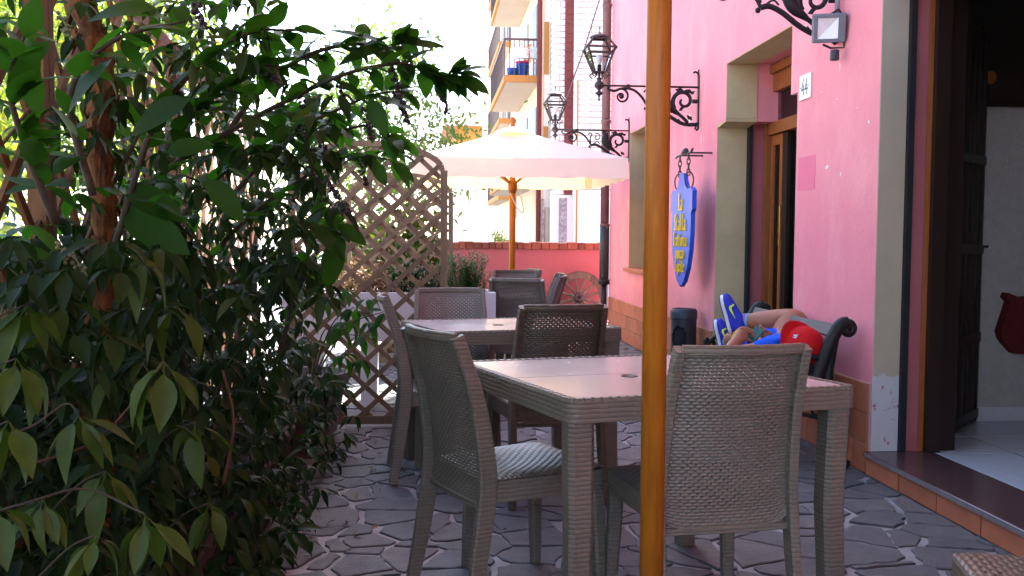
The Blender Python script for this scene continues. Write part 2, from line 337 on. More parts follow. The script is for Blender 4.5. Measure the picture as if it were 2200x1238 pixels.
# ------------------------------------------------------------------ mesh helpers
class MB:
    def __init__(s): s.v = []; s.f = []; s.smooth = False
    def add(s, vs, fs):
        o = len(s.v); s.v += [tuple(p) for p in vs]; s.f += [tuple(i + o for i in f) for f in fs]; return s
    def hexa(s, a, b):       # two quads (bottom, top) of four points each
        return s.add(list(a) + list(b), [(3, 2, 1, 0), (4, 5, 6, 7), (0, 1, 5, 4), (1, 2, 6, 5), (2, 3, 7, 6), (3, 0, 4, 7)])
    def box(s, x0, x1, y0, y1, z0, z1):
        return s.hexa([(x0, y0, z0), (x1, y0, z0), (x1, y1, z0), (x0, y1, z0)], [(x0, y0, z1), (x1, y0, z1), (x1, y1, z1), (x0, y1, z1)])
    def bbox(s, x0, x1, y0, y1, z0, z1, c=.003):    # box with chamfered edges
        bm = bmesh.new(); bmesh.ops.create_cube(bm, size=1)
        for q in bm.verts: q.co = Vector(((x0 + x1) / 2 + q.co.x * (x1 - x0), (y0 + y1) / 2 + q.co.y * (y1 - y0), (z0 + z1) / 2 + q.co.z * (z1 - z0)))
        bmesh.ops.bevel(bm, geom=bm.edges[:], offset=c, segments=1, affect='EDGES', profile=.5)
        bm.verts.index_update(); vs = [q.co[:] for q in bm.verts]; fs = [[q.index for q in f.verts] for f in bm.faces]; bm.free()
        return s.add(vs, fs)
    def bar(s, p, q, a, b, up=(0, 0, 1)):            # rectangular bar, a across, b along up
        p, q, up = Vector(p), Vector(q), Vector(up); d = (q - p).normalized(); x = d.cross(up)
        if x.length < 1e-4: x = d.cross(Vector((1, 0, 0)))
        x.normalize(); y = x.cross(d)
        c = [(-a / 2, -b / 2), (a / 2, -b / 2), (a / 2, b / 2), (-a / 2, b / 2)]
        return s.hexa([p + x * i + y * j for i, j in c], [q + x * i + y * j for i, j in c])
    def tube(s, pts, r, n=8, cap=True, flat=1.0, fdir=None):
        pts = [Vector(p) for p in pts]; m = len(pts); rs = r if hasattr(r, '__len__') else [r] * m
        o = len(s.v); prev = None
        for i, p in enumerate(pts):
            d = (pts[min(i + 1, m - 1)] - pts[max(i - 1, 0)]).normalized()
            if fdir is not None: x = Vector(fdir) - d * d.dot(Vector(fdir)); x.normalize()
            elif prev is None:
                x = d.orthogonal().normalized()
            else: x = (prev - d * d.dot(prev)).normalized()
            prev = x; y = d.cross(x)
            for k in range(n):
                a = 2 * math.pi * k / n
                s.v.append(tuple(p + x * (math.cos(a) * rs[i] * flat) + y * (math.sin(a) * rs[i])))
        for i in range(m - 1):
            for k in range(n):
                a, b = o + i * n + k, o + i * n + (k + 1) % n
                s.f.append((a, b, b + n, a + n))
        if cap: s.f.append(tuple(o + k for k in range(n))[::-1]); s.f.append(tuple(o + (m - 1) * n + k for k in range(n)))
        return s
    def lathe(s, prof, n=20, c=(0, 0, 0), axis='z'):
        o = len(s.v); m = len(prof)
        for r, h in prof:
            for k in range(n):
                a = 2 * math.pi * k / n; x, y = r * math.cos(a), r * math.sin(a)
                s.v.append({'z': (c[0] + x, c[1] + y, c[2] + h), 'y': (c[0] + x, c[1] + h, c[2] + y), 'x': (c[0] + h, c[1] + x, c[2] + y)}[axis])
        for i in range(m - 1):
            for k in range(n):
                a, b = o + i * n + k, o + i * n + (k + 1) % n; s.f.append((a, b, b + n, a + n))
        s.f.append(tuple(o + k for k in range(n))[::-1]); s.f.append(tuple(o + (m - 1) * n + k for k in range(n)))
        return s
    def prism(s, poly, fn):   # poly: 2d points; fn(u, v, side 0/1) -> 3d
        n = len(poly); vs = [fn(u, v, 0) for u, v in poly] + [fn(u, v, 1) for u, v in poly]
        return s.add(vs, [tuple(range(n))[::-1], tuple(range(n, 2 * n))] + [(i, (i + 1) % n, n + (i + 1) % n, n + i) for i in range(n)])
    def sphere(s, c, r, n=10, m=6, sc=(1, 1, 1)):
        prof = [(max(1e-4, r * math.sin(math.pi * i / m)), -r * math.cos(math.pi * i / m)) for i in range(m + 1)]
        o = len(s.v); s.lathe(prof, n, (0, 0, 0))
        for i in range(o, len(s.v)):
            q = s.v[i]; s.v[i] = (q[0] * sc[0] + c[0], q[1] * sc[1] + c[1], q[2] * sc[2] + c[2])
        return s
    def mesh(s, name, mat, smooth=None, uv=False):
        me = bpy.data.meshes.new(name); me.from_pydata(s.v, [], s.f); me.update()
        bm = bmesh.new(); bm.from_mesh(me); bmesh.ops.recalc_face_normals(bm, faces=bm.faces[:]); bm.to_mesh(me); bm.free()
        if mat is not None: me.materials.append(MATS[mat] if isinstance(mat, str) else mat)
        if smooth: me.shade_smooth() if smooth is True else me.set_sharp_from_angle(angle=R_(smooth))
        if smooth and smooth is not True: me.polygons.foreach_set('use_smooth', [True] * len(me.polygons))
        if uv: auto_uv(me)
        return me
    def build(s, name, mat, parent=None, smooth=None, uv=False, **kw):
        return obj(name, s.mesh(name, mat, smooth, uv), parent, **kw)
def auto_uv(me):
    n = len(me.loops); uvl = me.uv_layers.new(name="UVMap")
    vi = np.zeros(n, int); me.loops.foreach_get('vertex_index', vi)
    co = np.zeros(len(me.vertices) * 3); me.vertices.foreach_get('co', co); co = co.reshape(-1, 3)
    pn = np.zeros(len(me.polygons) * 3); me.polygons.foreach_get('normal', pn); pn = np.abs(pn.reshape(-1, 3))
    lt = np.zeros(len(me.polygons), int); me.polygons.foreach_get('loop_total', lt)
    ax = np.repeat(np.argmax(pn, 1), lt); P = co[vi]
    uv = np.where((ax == 0)[:, None], P[:, [1, 2]], np.where((ax == 1)[:, None], P[:, [0, 2]], P[:, [0, 1]]))
    uvl.data.foreach_set('uv', uv.ravel())
def obj(name, me, parent=None, loc=None, rot=None, scale=None, mw=None, label=None, cat=None, group=None, kind=None):
    o = bpy.data.objects.new(name, me); col.objects.link(o)
    if parent is not None: o.parent = parent
    if loc is not None: o.location = loc
    if rot is not None: o.rotation_euler = rot
    if scale is not None: o.scale = scale if hasattr(scale, '__len__') else (scale,) * 3
    if mw is not None: o.matrix_local = mw
    tag(o, label, cat, group, kind)
    return o
def tag(o, label=None, cat=None, group=None, kind=None):
    if label: o['label'] = label
    if cat: o['category'] = cat
    if group: o['group'] = group
    if kind: o['kind'] = kind
    return o
def thing(name, label, cat, loc=(0, 0, 0), rotz=0, group=None):
    return obj(name, None, None, loc, (0, 0, rotz), None, None, label, cat, group)
def arc(c, r, a0, a1, n=12): return [(c[0] + r * math.cos(R_(a0 + (a1 - a0) * i / n)), c[1] + r * math.sin(R_(a0 + (a1 - a0) * i / n))) for i in range(n + 1)]
def spiral(c, r0, r1, a0, a1, n=22): return [(c[0] + (r0 + (r1 - r0) * i / n) * math.cos(R_(a0 + (a1 - a0) * i / n)), c[1] + (r0 + (r1 - r0) * i / n) * math.sin(R_(a0 + (a1 - a0) * i / n))) for i in range(n + 1)]
def smooth_path(pts, k=6):
    P = [Vector(p) for p in pts]; P = [P[0] * 2 - P[1]] + P + [P[-1] * 2 - P[-2]]; out = []
    for i in range(1, len(P) - 2):
        for j in range(k):
            t = j / k; a, b, c, d = P[i - 1:i + 3]
            out.append(.5 * ((2 * b) + (c - a) * t + (2 * a - 5 * b + 4 * c - d) * t * t + (3 * b - a - 3 * c + d) * t ** 3))
    out.append(P[-2]); return out
def round_poly(corners, r, n=5):
    out = []; m = len(corners)
    for i in range(m):
        p = Vector(corners[i]).to_2d(); a = (Vector(corners[i - 1]).to_2d() - p).normalized(); b = (Vector(corners[(i + 1) % m]).to_2d() - p).normalized()
        rr = r[i] if hasattr(r, '__len__') else r
        for k in range(n + 1):
            t = k / n; out.append(((p + a * rr) * (1 - t) ** 2 + p * 2 * t * (1 - t) + (p + b * rr) * t * t)[:])
    return out
def wpart(name, mb, mat, parent, smooth=None, uv=False, **kw):     # part whose mesh is given in the place's own coordinates
    o = mb.build(name, mat, parent, smooth, uv, **kw)
    if parent.data is None: o.matrix_parent_inverse = Matrix.Translation(-parent.location)
    return o

# ------------------------------------------------------------------ ground
WX = 2.187                                            # plane of the pink facade
MB().add([(-300, -60, -.12), (300, -60, -.12), (300, 500, -.12), (-300, 500, -.12)], [(0, 1, 2, 3)]).build('street', 'asphalt', kind='structure')
patio = MB().box(-1.5, WX + .3, -2.5, 13.4, -.118, -.009).build('patio', 'grout', kind='structure')

def clip(poly, nx, ny, d):                            # keep n.p <= d
    out = []
    for i in range(len(poly)):
        a, b = poly[i], poly[(i + 1) % len(poly)]
        da, db = nx * a[0] + ny * a[1] - d, nx * b[0] + ny * b[1] - d
        if da <= 0: out.append(a)
        if da * db < 0:
            t = da / (da - db); out.append((a[0] + (b[0] - a[0]) * t, a[1] + (b[1] - a[1]) * t))
    return out
def paving():
    sx, sy = .215, .190
    pts = []
    y = .6
    r = 0
    while y < 13.1:
        x = -1.45 + (r % 2) * sx * .5
        while x < WX + .1:
            if rng.random() > .16:
                pts.append((x + rng.uniform(-.46, .46) * sx, y + rng.uniform(-.46, .46) * sy))
            if rng.random() < .30: pts.append((x + rng.uniform(-.4, .4) * sx, y + rng.uniform(-.4, .4) * sy))
            x += sx
        y += sy; r += 1
    P = np.array(pts); stones = []; WT = rng.uniform(-.007, .007, len(P))
    for i, p in enumerate(P):
        d2 = ((P - p) ** 2).sum(1); nb = np.argsort(d2)[1:22]
        poly = [(p[0] - .5, p[1] - .5), (p[0] + .5, p[1] - .5), (p[0] + .5, p[1] + .5), (p[0] - .5, p[1] + .5)]
        for j in nb:
            q = P[j]; n = q - p; ln = math.hypot(*n)
            g = .0075 + .0065 * math.sin((i + j) * 1.7)
            n = n / ln; poly = clip(poly, n[0], n[1], n @ ((p + q) / 2) + (WT[i] - WT[j]) / (2 * ln) - g)
            if len(poly) < 3: break
        poly = clip(poly, 1, 0, WX - .02); poly = clip(poly, -1, 0, 1.48) if len(poly) > 2 else poly
        if len(poly) < 3: continue
        a = .5 * sum(poly[k][0] * poly[(k + 1) % len(poly)][1] - poly[(k + 1) % len(poly)][0] * poly[k][1] for k in range(len(poly)))
        if abs(a) < .0012: continue
        for _ in range(2):
            if rng.random() < .45 and len(poly) > 3:
                k = rng.integers(len(poly)); c0 = np.mean(poly, 0); dv = np.array(poly[k]) - c0; ld = math.hypot(*dv)
                if ld > .05:
                    an = math.atan2(dv[1], dv[0]) + rng.normal(0, .35); nx, ny = math.cos(an), math.sin(an)
                    poly = clip(poly, nx, ny, c0[0] * nx + c0[1] * ny + ld * rng.uniform(.72, .93))
        if len(poly) < 3: continue
        # drop near-duplicate corners, roughen edges
        rough = []
        for k in range(len(poly)):
            a0, b0 = Vector(poly[k]), Vector(poly[(k + 1) % len(poly)]); e = b0 - a0
            if e.length < .012: continue
            rough.append(a0 + Vector((rng.normal(0, .003), rng.normal(0, .003))))
            ns = int(e.length / .05)
            nrm = Vector((-e.y, e.x)).normalized()
            for t in range(1, ns + 1): rough.append(a0 + e * (t / (ns + 1)) + nrm * rng.normal(0.001, .0050))
        if len(rough) < 3: continue
        c = sum(rough, Vector((0, 0))) / len(rough)
        stones.append((c, rough, abs(a)))
    def vis(s):
        c = s[0]; v = Vector((c.x, c.y, -HC)); wz = v.dot(fw)
        if wz < .3: return 0
        px, py = 1100 + FOC * v.dot(RX) / wz, 619 - FOC * v.dot(UX) / wz
        if not (560 < px < 2260 and py < 1330): return 0
        return s[2] * HC / v.length ** 3
    stones.sort(key=vis, reverse=True)
    def mk(mb, c, poly, dz, off):
        n = len(poly); t = (rng.normal(0, .004), rng.normal(0, .004))
        z = lambda p: dz + (p.x - c.x) * t[0] + (p.y - c.y) * t[1]
        a = [(p.x - off.x, p.y - off.y, -.03) for p in poly]
        b = [(p.x - off.x, p.y - off.y, z(p) - .003) for p in poly]
        q = [c + (p - c) * (1 - .005 / max(.02, (p - c).length)) for p in poly]
        d = [(p.x - off.x, p.y - off.y, z(p)) for p in q]
        fs = [(i, (i + 1) % n, n + (i + 1) % n, n + i) for i in range(n)] + [(n + i, n + (i + 1) % n, 2 * n + (i + 1) % n, 2 * n + i) for i in range(n)] + [tuple(range(2 * n, 3 * n))]
        mb.add(a + b + d, fs)
    rest = MB()
    for k, (c, poly, a) in enumerate(stones):
        dz = rng.normal(0, .0012)
        if k < 290:
            mb = MB(); mk(mb, c, poly, dz, c); mb.build('paving_stone', 'slate', patio, loc=(c.x, c.y, 0))
        else: mk(rest, c, poly, dz, Vector((0, 0)))
    rest.build('paving_rest', 'slate', patio, kind='stuff')
paving()

# ------------------------------------------------------------------ pink house
house = thing('pink_house', 'pink plastered house with trattoria entrance, lanterns and tiled base', 'building', (WX, 4.5, 0))
T1 = WX + .42
def wallbox(mb, y0, y1, z0, z1): mb.box(WX, T1, y0, y1, z0, z1)
wl = MB()
HT = 10.5  # raised so the unseen upper storeys and roof shade the patio
wallbox(wl, 10.48, 11.62, 0, HT)
wallbox(wl, 9.0, 10.48, 0, .80); wallbox(wl, 9.0, 10.48, 2.33, HT)
wallbox(wl, 7.235, 9.0, 0, HT)
wallbox(wl, 7.02, 7.235, 2.05, HT); wallbox(wl, 5.72, 7.02, 2.476, HT); wallbox(wl, 5.61, 5.72, 2.05, HT)
wallbox(wl, 4.55, 5.61, 0, HT)
wallbox(wl, 2.55, 4.55, 2.46, HT)
wallbox(wl, -9, 2.55, 0, HT)
wpart('wall', wl, 'plaster_pink', house)
wpart('rear_wall', MB().box(T1 + .02, 10.5, 11.40, 11.62, 0, HT).box(10.3, 10.5, -9, 11.38, 0, HT).box(T1 + .02, 10.28, -9, -8.8, 0, HT), 'plaster_pink', house)
wpart('roof', MB().box(WX - .55, 10.9, -9.4, 12.0, HT + .01, HT + .2), 'roof_tile', house)

# jamb facings (tan reveals), dark shutter rails, rose inner jambs
def slab(name, mat, x0, x1, y0, y1, z0, z1, parent=house, **kw): return wpart(name, MB().box(x0, x1, y0, y1, z0, z1), mat, parent, **kw)
slab('reveal', 'plaster_tan', WX + .002, WX + .235, 7.228, 7.2355, .0, 2.05)                      # side door, far jamb
slab('reveal', 'plaster_tan', WX + .002, WX + .235, 7.013, 7.0205, 2.07, 2.47)
cor = MB(); cor.hexa([(WX + .002, 7.02, 2.045), (WX + .235, 7.02, 2.045), (WX + .235, 7.232, 2.02), (WX + .002, 7.232, 2.02)], [(WX + .002, 7.016, 2.075), (WX + .235, 7.016, 2.075), (WX + .235, 7.232, 2.052), (WX + .002, 7.232, 2.052)])
wpart('corbel', cor, 'plaster_tan', house)
slab('reveal', 'plaster_tan', WX + .002, WX + .235, 5.72, 7.02, 2.469, 2.4755)                   # soffit
slab('reveal', 'plaster_tan', WX + .002, WX + .235, 5.6105, 5.618, 0, 2.05)
slab('shutter_rail', 'black_gap', WX + .236, WX + .262, 7.17, 7.2345, 0, 2.46)
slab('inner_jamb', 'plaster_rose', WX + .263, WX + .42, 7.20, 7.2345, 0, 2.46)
slab('reveal', 'plaster_tan', WX + .002, WX + .20, 10.472, 10.4795, .80, 2.33)
slab('reveal', 'plaster_tan', WX + .002, WX + .20, 9.0, 10.47, 2.322, 2.3295)
slab('reveal', 'jamb_flaked', WX + .001, WX + .135, 4.542, 4.5495, .116, 2.455)                  # entrance, far jamb
slab('shutter_rail', 'black_gap', WX + .136, WX + .165, 4.515, 4.549, .116, 2.455)
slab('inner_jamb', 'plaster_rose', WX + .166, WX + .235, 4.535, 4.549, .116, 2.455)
slab('door_frame', 'wood_door', WX + .236, WX + .2625, 4.533, 4.549, .116, 2.40)
slab('door_frame', 'wood_dark', WX + .263, WX + .335, 4.50, 4.5495, .116, 2.40)
slab('door_frame', 'wood_dark', WX + .336, WX + .435, 4.543, 4.5498, .116, 2.455)
slab('lintel', 'wood_door', WX + .236, WX + .32, 2.56, 4.504, 2.36, 2.455)
# window with shutters and brick sill
win = wpart('window', MB().box(WX + .201, WX + .26, 9.01, 9.08, .84, 2.32).box(WX + .201, WX + .26, 10.40, 10.47, .84, 2.32).box(WX + .201, WX + .26, 9.08, 10.40, 2.25, 2.32).box(WX + .201, WX + .26, 9.08, 10.40, .84, .91), 'wood_dark', house)
for k in range(22):
    MB().bar((WX + .225, 9.09, .95 + k * .058), (WX + .225, 10.39, .95 + k * .058), .012, .05, (.5, 0, 1)).build('slat', 'shutter_brown', win)
MB().box(WX + .29, WX + .30, 9.08, 10.40, .91, 2.25).build('pane', 'glass_smoky', win)
slab('unlit_room_sheet', 'black_gap', WX + .35, WX + .36, 9.0, 10.48, .8, 2.33)  # near-black sheet stands in for the unlit room behind the window
wpart('sill', MB().bbox(WX - .05, WX + .20, 8.93, 10.55, .801, .845, .006), 'terracotta', house)

# side door 44: frame, leaf, glass, curtain
dr = wpart('side_door', MB().box(WX + .36, WX + .44, 7.145, 7.195, .03, 2.40).box(WX + .36, WX + .44, 5.62, 5.72, .03, 2.40).box(WX + .36, WX + .44, 5.72, 7.145, 2.27, 2.40).box(WX + .37, WX + .45, 5.72, 7.145, 1.96, 2.05), 'wood_door', house)
MB().box(WX + .33, WX + .46, 5.62, 7.2, 2.401, 2.462).build('top_rail', 'wood_door', dr)
lf = MB().box(WX + .40, WX + .445, 7.115, 7.143, .03, 1.955).box(WX + .40, WX + .445, 6.90, 6.965, .03, 1.955).box(WX + .40, WX + .445, 6.965, 7.115, 1.88, 1.955).box(WX + .40, WX + .445, 6.965, 7.115, .03, .25).build('door_leaf', 'wood_door', dr)
MB().box(WX + .42, WX + .426, 6.965, 7.115, .25, 1.88).build('pane', 'glass_smoky', lf)
MB().box(WX + .395, WX + .45, 6.80, 6.895, .03, 1.955).build('door_leaf', 'wood_dark', dr)
MB().box(WX + .42, WX + .426, 5.72, 6.80, .05, 1.955).build('pane', 'glass_smoky', dr)
MB().box(WX + .40, WX + .406, 5.73, 7.14, 2.06, 2.265).build('pane', 'glass_smoky', dr)
cu = MB(); n = 60
cu.add([(WX + .452 + .010 * math.sin(k * .9), 6.72 + k * .0075, zz) for k in range(n) for zz in (.1, 1.42)], [(2 * k, 2 * k + 2, 2 * k + 3, 2 * k + 1) for k in range(n - 1)])
cu.build('curtain', 'curtain', dr, True)
MB().bbox(WX + .388, WX + .399, 6.915, 6.95, 1.12, 1.42, .003).build('handle_plate', 'brass', dr)
slab('unlit_room_sheet', 'black_gap', WX + .62, WX + .63, 5.5, 7.3, 0, 2.5)  # near-black sheet puts the darkness behind the side door into colour
slab('side_threshold', 'marble_edge', WX + .001, WX + .41, 5.62, 7.225, .001, .03)

# tiled base: three courses of terracotta tiles, each a piece of its own
base = wpart('tile_base', MB().box(WX - .006, WX, 4.56, 5.61, .0, .452).box(WX - .006, WX, 7.236, 11.61, .0, .452), 'tile_grout', house)
tl_cache = {}
def tile(parent, y0, y1, z0, z1, x0, mat='terracotta', t=.012, name='tile'):
    key = (round(y1 - y0, 3), round(z1 - z0, 3), mat, t)
    if key not in tl_cache: tl_cache[key] = MB().bbox(-t, 0, 0, y1 - y0, 0, z1 - z0, .002).mesh('tile', mat)
    return obj(name, tl_cache[key], parent, (x0 + rng.normal(0, .0008), y0, z0))
for (ya, yb) in ((4.565, 5.608), (7.238, 11.61)):
    for r in range(3):
        y = ya + (0 if r % 2 else -.15); z0 = .003 + r * .151
        while y < yb - .02:
            a, b = max(y, ya), min(y + .296, yb)
            if b - a > .03: tile(base, a, b, z0, z0 + .146, WX - .0065)
            y += .30
# entrance step: riser tiles and polished marble tread
step = wpart('step', MB().bbox(WX - .035, WX + .31, 2.2, 4.552, .088, .115, .004), 'marble_red', house)
MB().box(WX - .036, WX - .030, 2.21, 4.54, .0905, .1125).build('nosing', 'marble_edge', step)
MB().box(WX - .012, WX + .3, 2.2, 4.55, 0, .087).build('riser', 'tile_grout', step)
y = 4.545
while y > 2.3:
    tile(step, y - .33, y - .004, .002, .086, WX - .0125); y -= .334
# room behind the entrance
RZ = .115
rm = wpart('room', MB().box(T1 + .021, 6.2, 5.28, 5.38, 0, 3.0).box(6.2, 6.3, 1.0, 5.38, 0, 3.0).box(T1 + .021, 6.2, .9, 1.0, 0, 3.0).box(T1 + .021, 6.2, 1.0, 5.28, 2.9, 3.0), 'plaster_room', house)
MB().box(WX + .311, 6.2, 1.0, 5.28, .02, RZ - .004).build('subfloor', 'floor_joint', rm)
MB().box(T1 + .3, 6.2, 5.268, 5.2795, RZ, RZ + .085).build('skirting', 'planter_white', rm)
ftm = MB().bbox(0, .390, 0, .390, -.003, 0, .0012).mesh('floor_tile', 'floor_tile')
for i in range(7):
    for j in range(9):
        xx, yy = WX + .313 + i * .40, 5.268 - (j + 1) * .40
        obj('floor_tile', ftm, rm, (xx, yy, RZ + rng.normal(0, .0003)))
# open door leaf standing inside the room
h0, h1 = Vector((WX + .31, 4.60, 0)), Vector((3.16, 5.25, 0)); dd = (h1 - h0).normalized(); nn = Vector((dd.y, -dd.x, 0))
dl = MB(); dl.hexa([h0 + Vector((0, 0, .125)), h1 + Vector((0, 0, .125)), h1 - nn * .045 + Vector((0, 0, .125)), h0 - nn * .045 + Vector((0, 0, .125))], [h0 + Vector((0, 0, 2.38)), h1 + Vector((0, 0, 2.38)), h1 - nn * .045 + Vector((0, 0, 2.38)), h0 - nn * .045 + Vector((0, 0, 2.38))])
dlo = wpart('entrance_door', dl, 'wood_dark', house)
ln = (h1 - h0).length
for (a, b) in ((.03, .07), (.43, .47), (.86, .90)):
    pass
for zc in (.18, .62, 1.12, 1.62, 2.3):
    MB().bar(h0 + dd * .05 + nn * .008 + Vector((0, 0, zc)), h1 - dd * .04 + nn * .008 + Vector((0, 0, zc)), .02, .05).build('rail', 'wood_dark', dlo)
for k in range(9):
    q = h0 + dd * (.06 + k * (ln - .12) / 8) + nn * .006
    MB().bar(q + Vector((0, 0, .14)), q + Vector((0, 0, 2.36)), .022, .016, (nn.x, nn.y, 0)).build('slat', 'wood_dark', dlo)
q = h1 - dd * .0 + Vector((0, 0, 1.135))
MB().tube([q, q + dd * .05, q + dd * .05 + nn * .01, q + dd * .10 + nn * .012], [.008, .008, .009, .007], 8).build('handle', 'iron', dlo, True)
# worn spots and a repainted square on the pink plaster
slab('paint_patch', 'plaster_patch', WX - .0015, WX - .0002, 5.32, 5.575, 1.46, 1.655)
for (yy, zz, a, b) in ((8.02, 2.19, .035, .05), (9.55, .56, .05, .13), (9.30, .50, .04, .08), (5.02, 2.10, .006, .035), (5.16, 1.57, .02, .018), (4.98, 1.52, .008, .012), (4.66, 1.76, .008, .012), (5.05, 1.93, .012, .004), (5.25, 2.00, .010, .004), (4.80, 1.85, .010, .004), (7.66, 1.99, .008, .06)):
    poly = [(yy + a * math.cos(t) * rng.uniform(.5, 1.1), zz + b * math.sin(t) * rng.uniform(.4, 1.1)) for t in np.linspace(0, 2 * math.pi, 11)[:-1]]
    wpart('chipped_paint', MB().prism(poly, lambda u, v, s: (WX - .0012 + s * .001, u, v)), 'white_scuff', house)

# ------------------------------------------------------------------ things fixed to the facade
plate = MB().bbox(WX - .010, WX - .0005, 5.395, 5.56, 1.99, 2.135, .002).build('house_number_plate', 'plate_white', label='small white enamel plate reading 44 beside the side door', cat='number plate')
def strokes(mb, segs, wd, fn):
    for k, (a, b) in enumerate(segs):
        a, b = Vector(a), Vector(b); d = (b - a).normalized(); nn = Vector((-d.y, d.x)) * wd / 2; a = a - d * wd * .4; b = b + d * wd * .4
        mb.prism([(a - nn)[:], (b - nn)[:], (b + nn)[:], (a + nn)[:]], lambda u, v, s, k=k: fn(u, v, s * (.0010 + k * .00015)))
dg = MB()
for ox in (0, .052):
    strokes(dg, [((ox + .030, .09), (ox + .004, .03)), ((ox + .004, .03), (ox + .042, .03)), ((ox + .032, .055), (ox + .032, 0))], .008, lambda u, v, h: (WX - .0103 - h, 5.530 - u, 2.018 + v))
for ox in (-.014, .108): strokes(dg, [((ox, .045), (ox + .002, .045))], .007, lambda u, v, h: (WX - .0103 - h, 5.530 - u, 2.018 + v))
dg.build('digits', 'ink_black', plate)

def bracket(yw, zb, label, with_bulb=True):
    t = thing('wall_lantern', label, 'lantern', (WX, yw, zb), 0, 'iron wall lanterns on the pink facade')
    P3 = lambda pts, dy=0: [(-p[0], dy, p[1]) for p in pts]
    def tb(name, pts, r, k=5, mat='iron', flat=.7): return MB().tube(P3(smooth_path([(a, b, 0) for a, b in pts], k)), r, 7, True, flat, (0, 1, 0)).build(name, mat, t, True)
    MB().bbox(-.012, -.001, -.018, .018, -.34, .10, .002).build('wall_bar', 'iron', t)
    tb('leaf_tip', [(.005, .07), (.012, .11), (.035, .125), (.05, .115)], .008); tb('leaf_tip', [(.005, .08), (.008, .13), (.0, .145)], .006)
    MB().tube([(-.002, 0, 0), (-.80, 0, 0)], .0085, 8).build('arm', 'iron', t, True)
    for pts in (spiral((.645, -.085), .060, .012, 100, 560, 40),): MB().tube(P3(pts), [.010 - .004 * i / 40 for i in range(41)], 7, True, .7, (0, 1, 0)).build('scroll', 'iron', t, True)
    MB().sphere((-.645, 0, -.085), .022, 8, 6, (1, .6, 1)).build('rosette', 'iron', t, True)
    tb('scroll', [(.745, -.035), (.70, -.042), (.66, -.026), (.60, -.020), (.54, -.035), (.49, -.075), (.455, -.12), (.43, -.165)], .011)
    tb('scroll', [(.745, -.035), (.757, -.025), (.75, -.01)], .008)
    MB().sphere((-.445, 0, -.18), .016, 8, 6).build('knob', 'iron', t, True)
    tb('scroll', [(.43, -.165), (.38, -.158), (.31, -.19), (.22, -.255), (.13, -.30), (.05, -.305), (.01, -.30)], [.016, .015, .017, .020, .020, .016, .012] and .016)
    MB().tube(P3(spiral((.13, -.115), .095, .018, -40, 400, 40)), [.019 - .009 * i / 40 for i in range(41)], 7, True, .6, (0, 1, 0)).build('scroll', 'iron', t, True)
    tb('strut', [(.055, -.115), (.03, -.115), (.0, -.115)], .017)
    body = smooth_path([(.30, -.012, 0), (.265, -.05, 0), (.275, -.11, 0), (.245, -.165, 0), (.19, -.205, 0), (.13, -.25, 0), (.09, -.29, 0)], 5)
    MB().tube(P3(body), [.014 + .024 * math.sin(math.pi * min(1, i / 22)) for i in range(len(body))], 8, True, .55, (0, 1, 0)).build('ornament', 'iron', t, True)
    MB().tube(P3(spiral((.365, -.075), .045, .010, 60, 470, 26)), .007, 6, True, .7, (0, 1, 0)).build('scroll', 'iron', t, True)
    tb('tendril', [(.43, -.14), (.44, -.09), (.42, -.045), (.445, -.03), (.46, -.05)], .007)
    tb('tendril', [(.33, -.15), (.36, -.125), (.40, -.15), (.36, -.165)], .006)
    for k, (a, b, c, d) in enumerate([(.20, -.02, .12, -.035), (.12, -.022, .05, -.05), (.26, -.13, .32, -.115), (.17, -.19, .12, -.165), (.055, -.27, .10, -.225), (.24, -.245, .25, -.215), (.16, -.29, .17, -.255), (.07, -.06, .035, -.03)]):
        dv = Vector((c - a, d - b)); nv = Vector((-dv.y, dv.x)) * .28
        lf = [(a, b), (a + dv.x * .4 + nv.x, b + dv.y * .4 + nv.y), (a + dv.x * .6 + nv.x * .5, b + dv.y * .6 + nv.y * .5), (c, d), (a + dv.x * .5 - nv.x, b + dv.y * .5 - nv.y)]
        MB().prism(lf, lambda u, v, s: (-u, -.006 + s * .012, v)).build('leaf_ornament', 'iron', t)
    MB().tube([(-.02, 0, -.31), (-.03, 0, -.335), (-.015, 0, -.35), (-.003, 0, -.335)], .008, 6).build('ring', 'iron', t, True)
    MB().bbox(-.605, -.575, -.012, .012, -.03, .012, .002).build('clip', 'iron', t)
    # vase with finial and the lantern on it
    cx = -.83
    MB().lathe([(.001, -.128), (.009, -.122), (.006, -.10), (.010, -.085), (.030, -.068), (.031, -.058), (.012, -.045), (.014, -.036), (.036, -.015), (.042, 0), (.036, .018), (.016, .035), (.022, .052), (.026, .056), (.010, .066), (.010, .10), (.001, .101)], 14, (cx, 0, 0)).build('vase', 'iron_rust', t, True)
    ln = MB().box(cx - .05, cx + .05, -.05, .05, .100, .110)
    lo = ln.build('lantern_frame', 'iron_rust', t)
    b, m, tp = .046, .108, .058
    z0, z1, z2 = .11, .285, .375
    for sx in (-1, 1):
        for sy in (-1, 1):
            MB().bar((cx + sx * b, sy * b, z0), (cx + sx * m, sy * m, z1), .013, .013).build('bar', 'iron_rust', lo)
            MB().bar((cx + sx * (m + .003), sy * (m + .003), z1 + .012), (cx + sx * tp, sy * tp, z2), .013, .013).build('bar', 'iron_rust', lo)
            c = MB().tube([(cx + sx * (.045 + .022 * math.cos(a)), sy * (.045 + .022 * math.cos(a)), .085 + .020 * math.sin(a)) for a in np.linspace(-1.2, 4.2, 14)], .0055, 6); c.build('curl', 'iron_rust', lo, True)
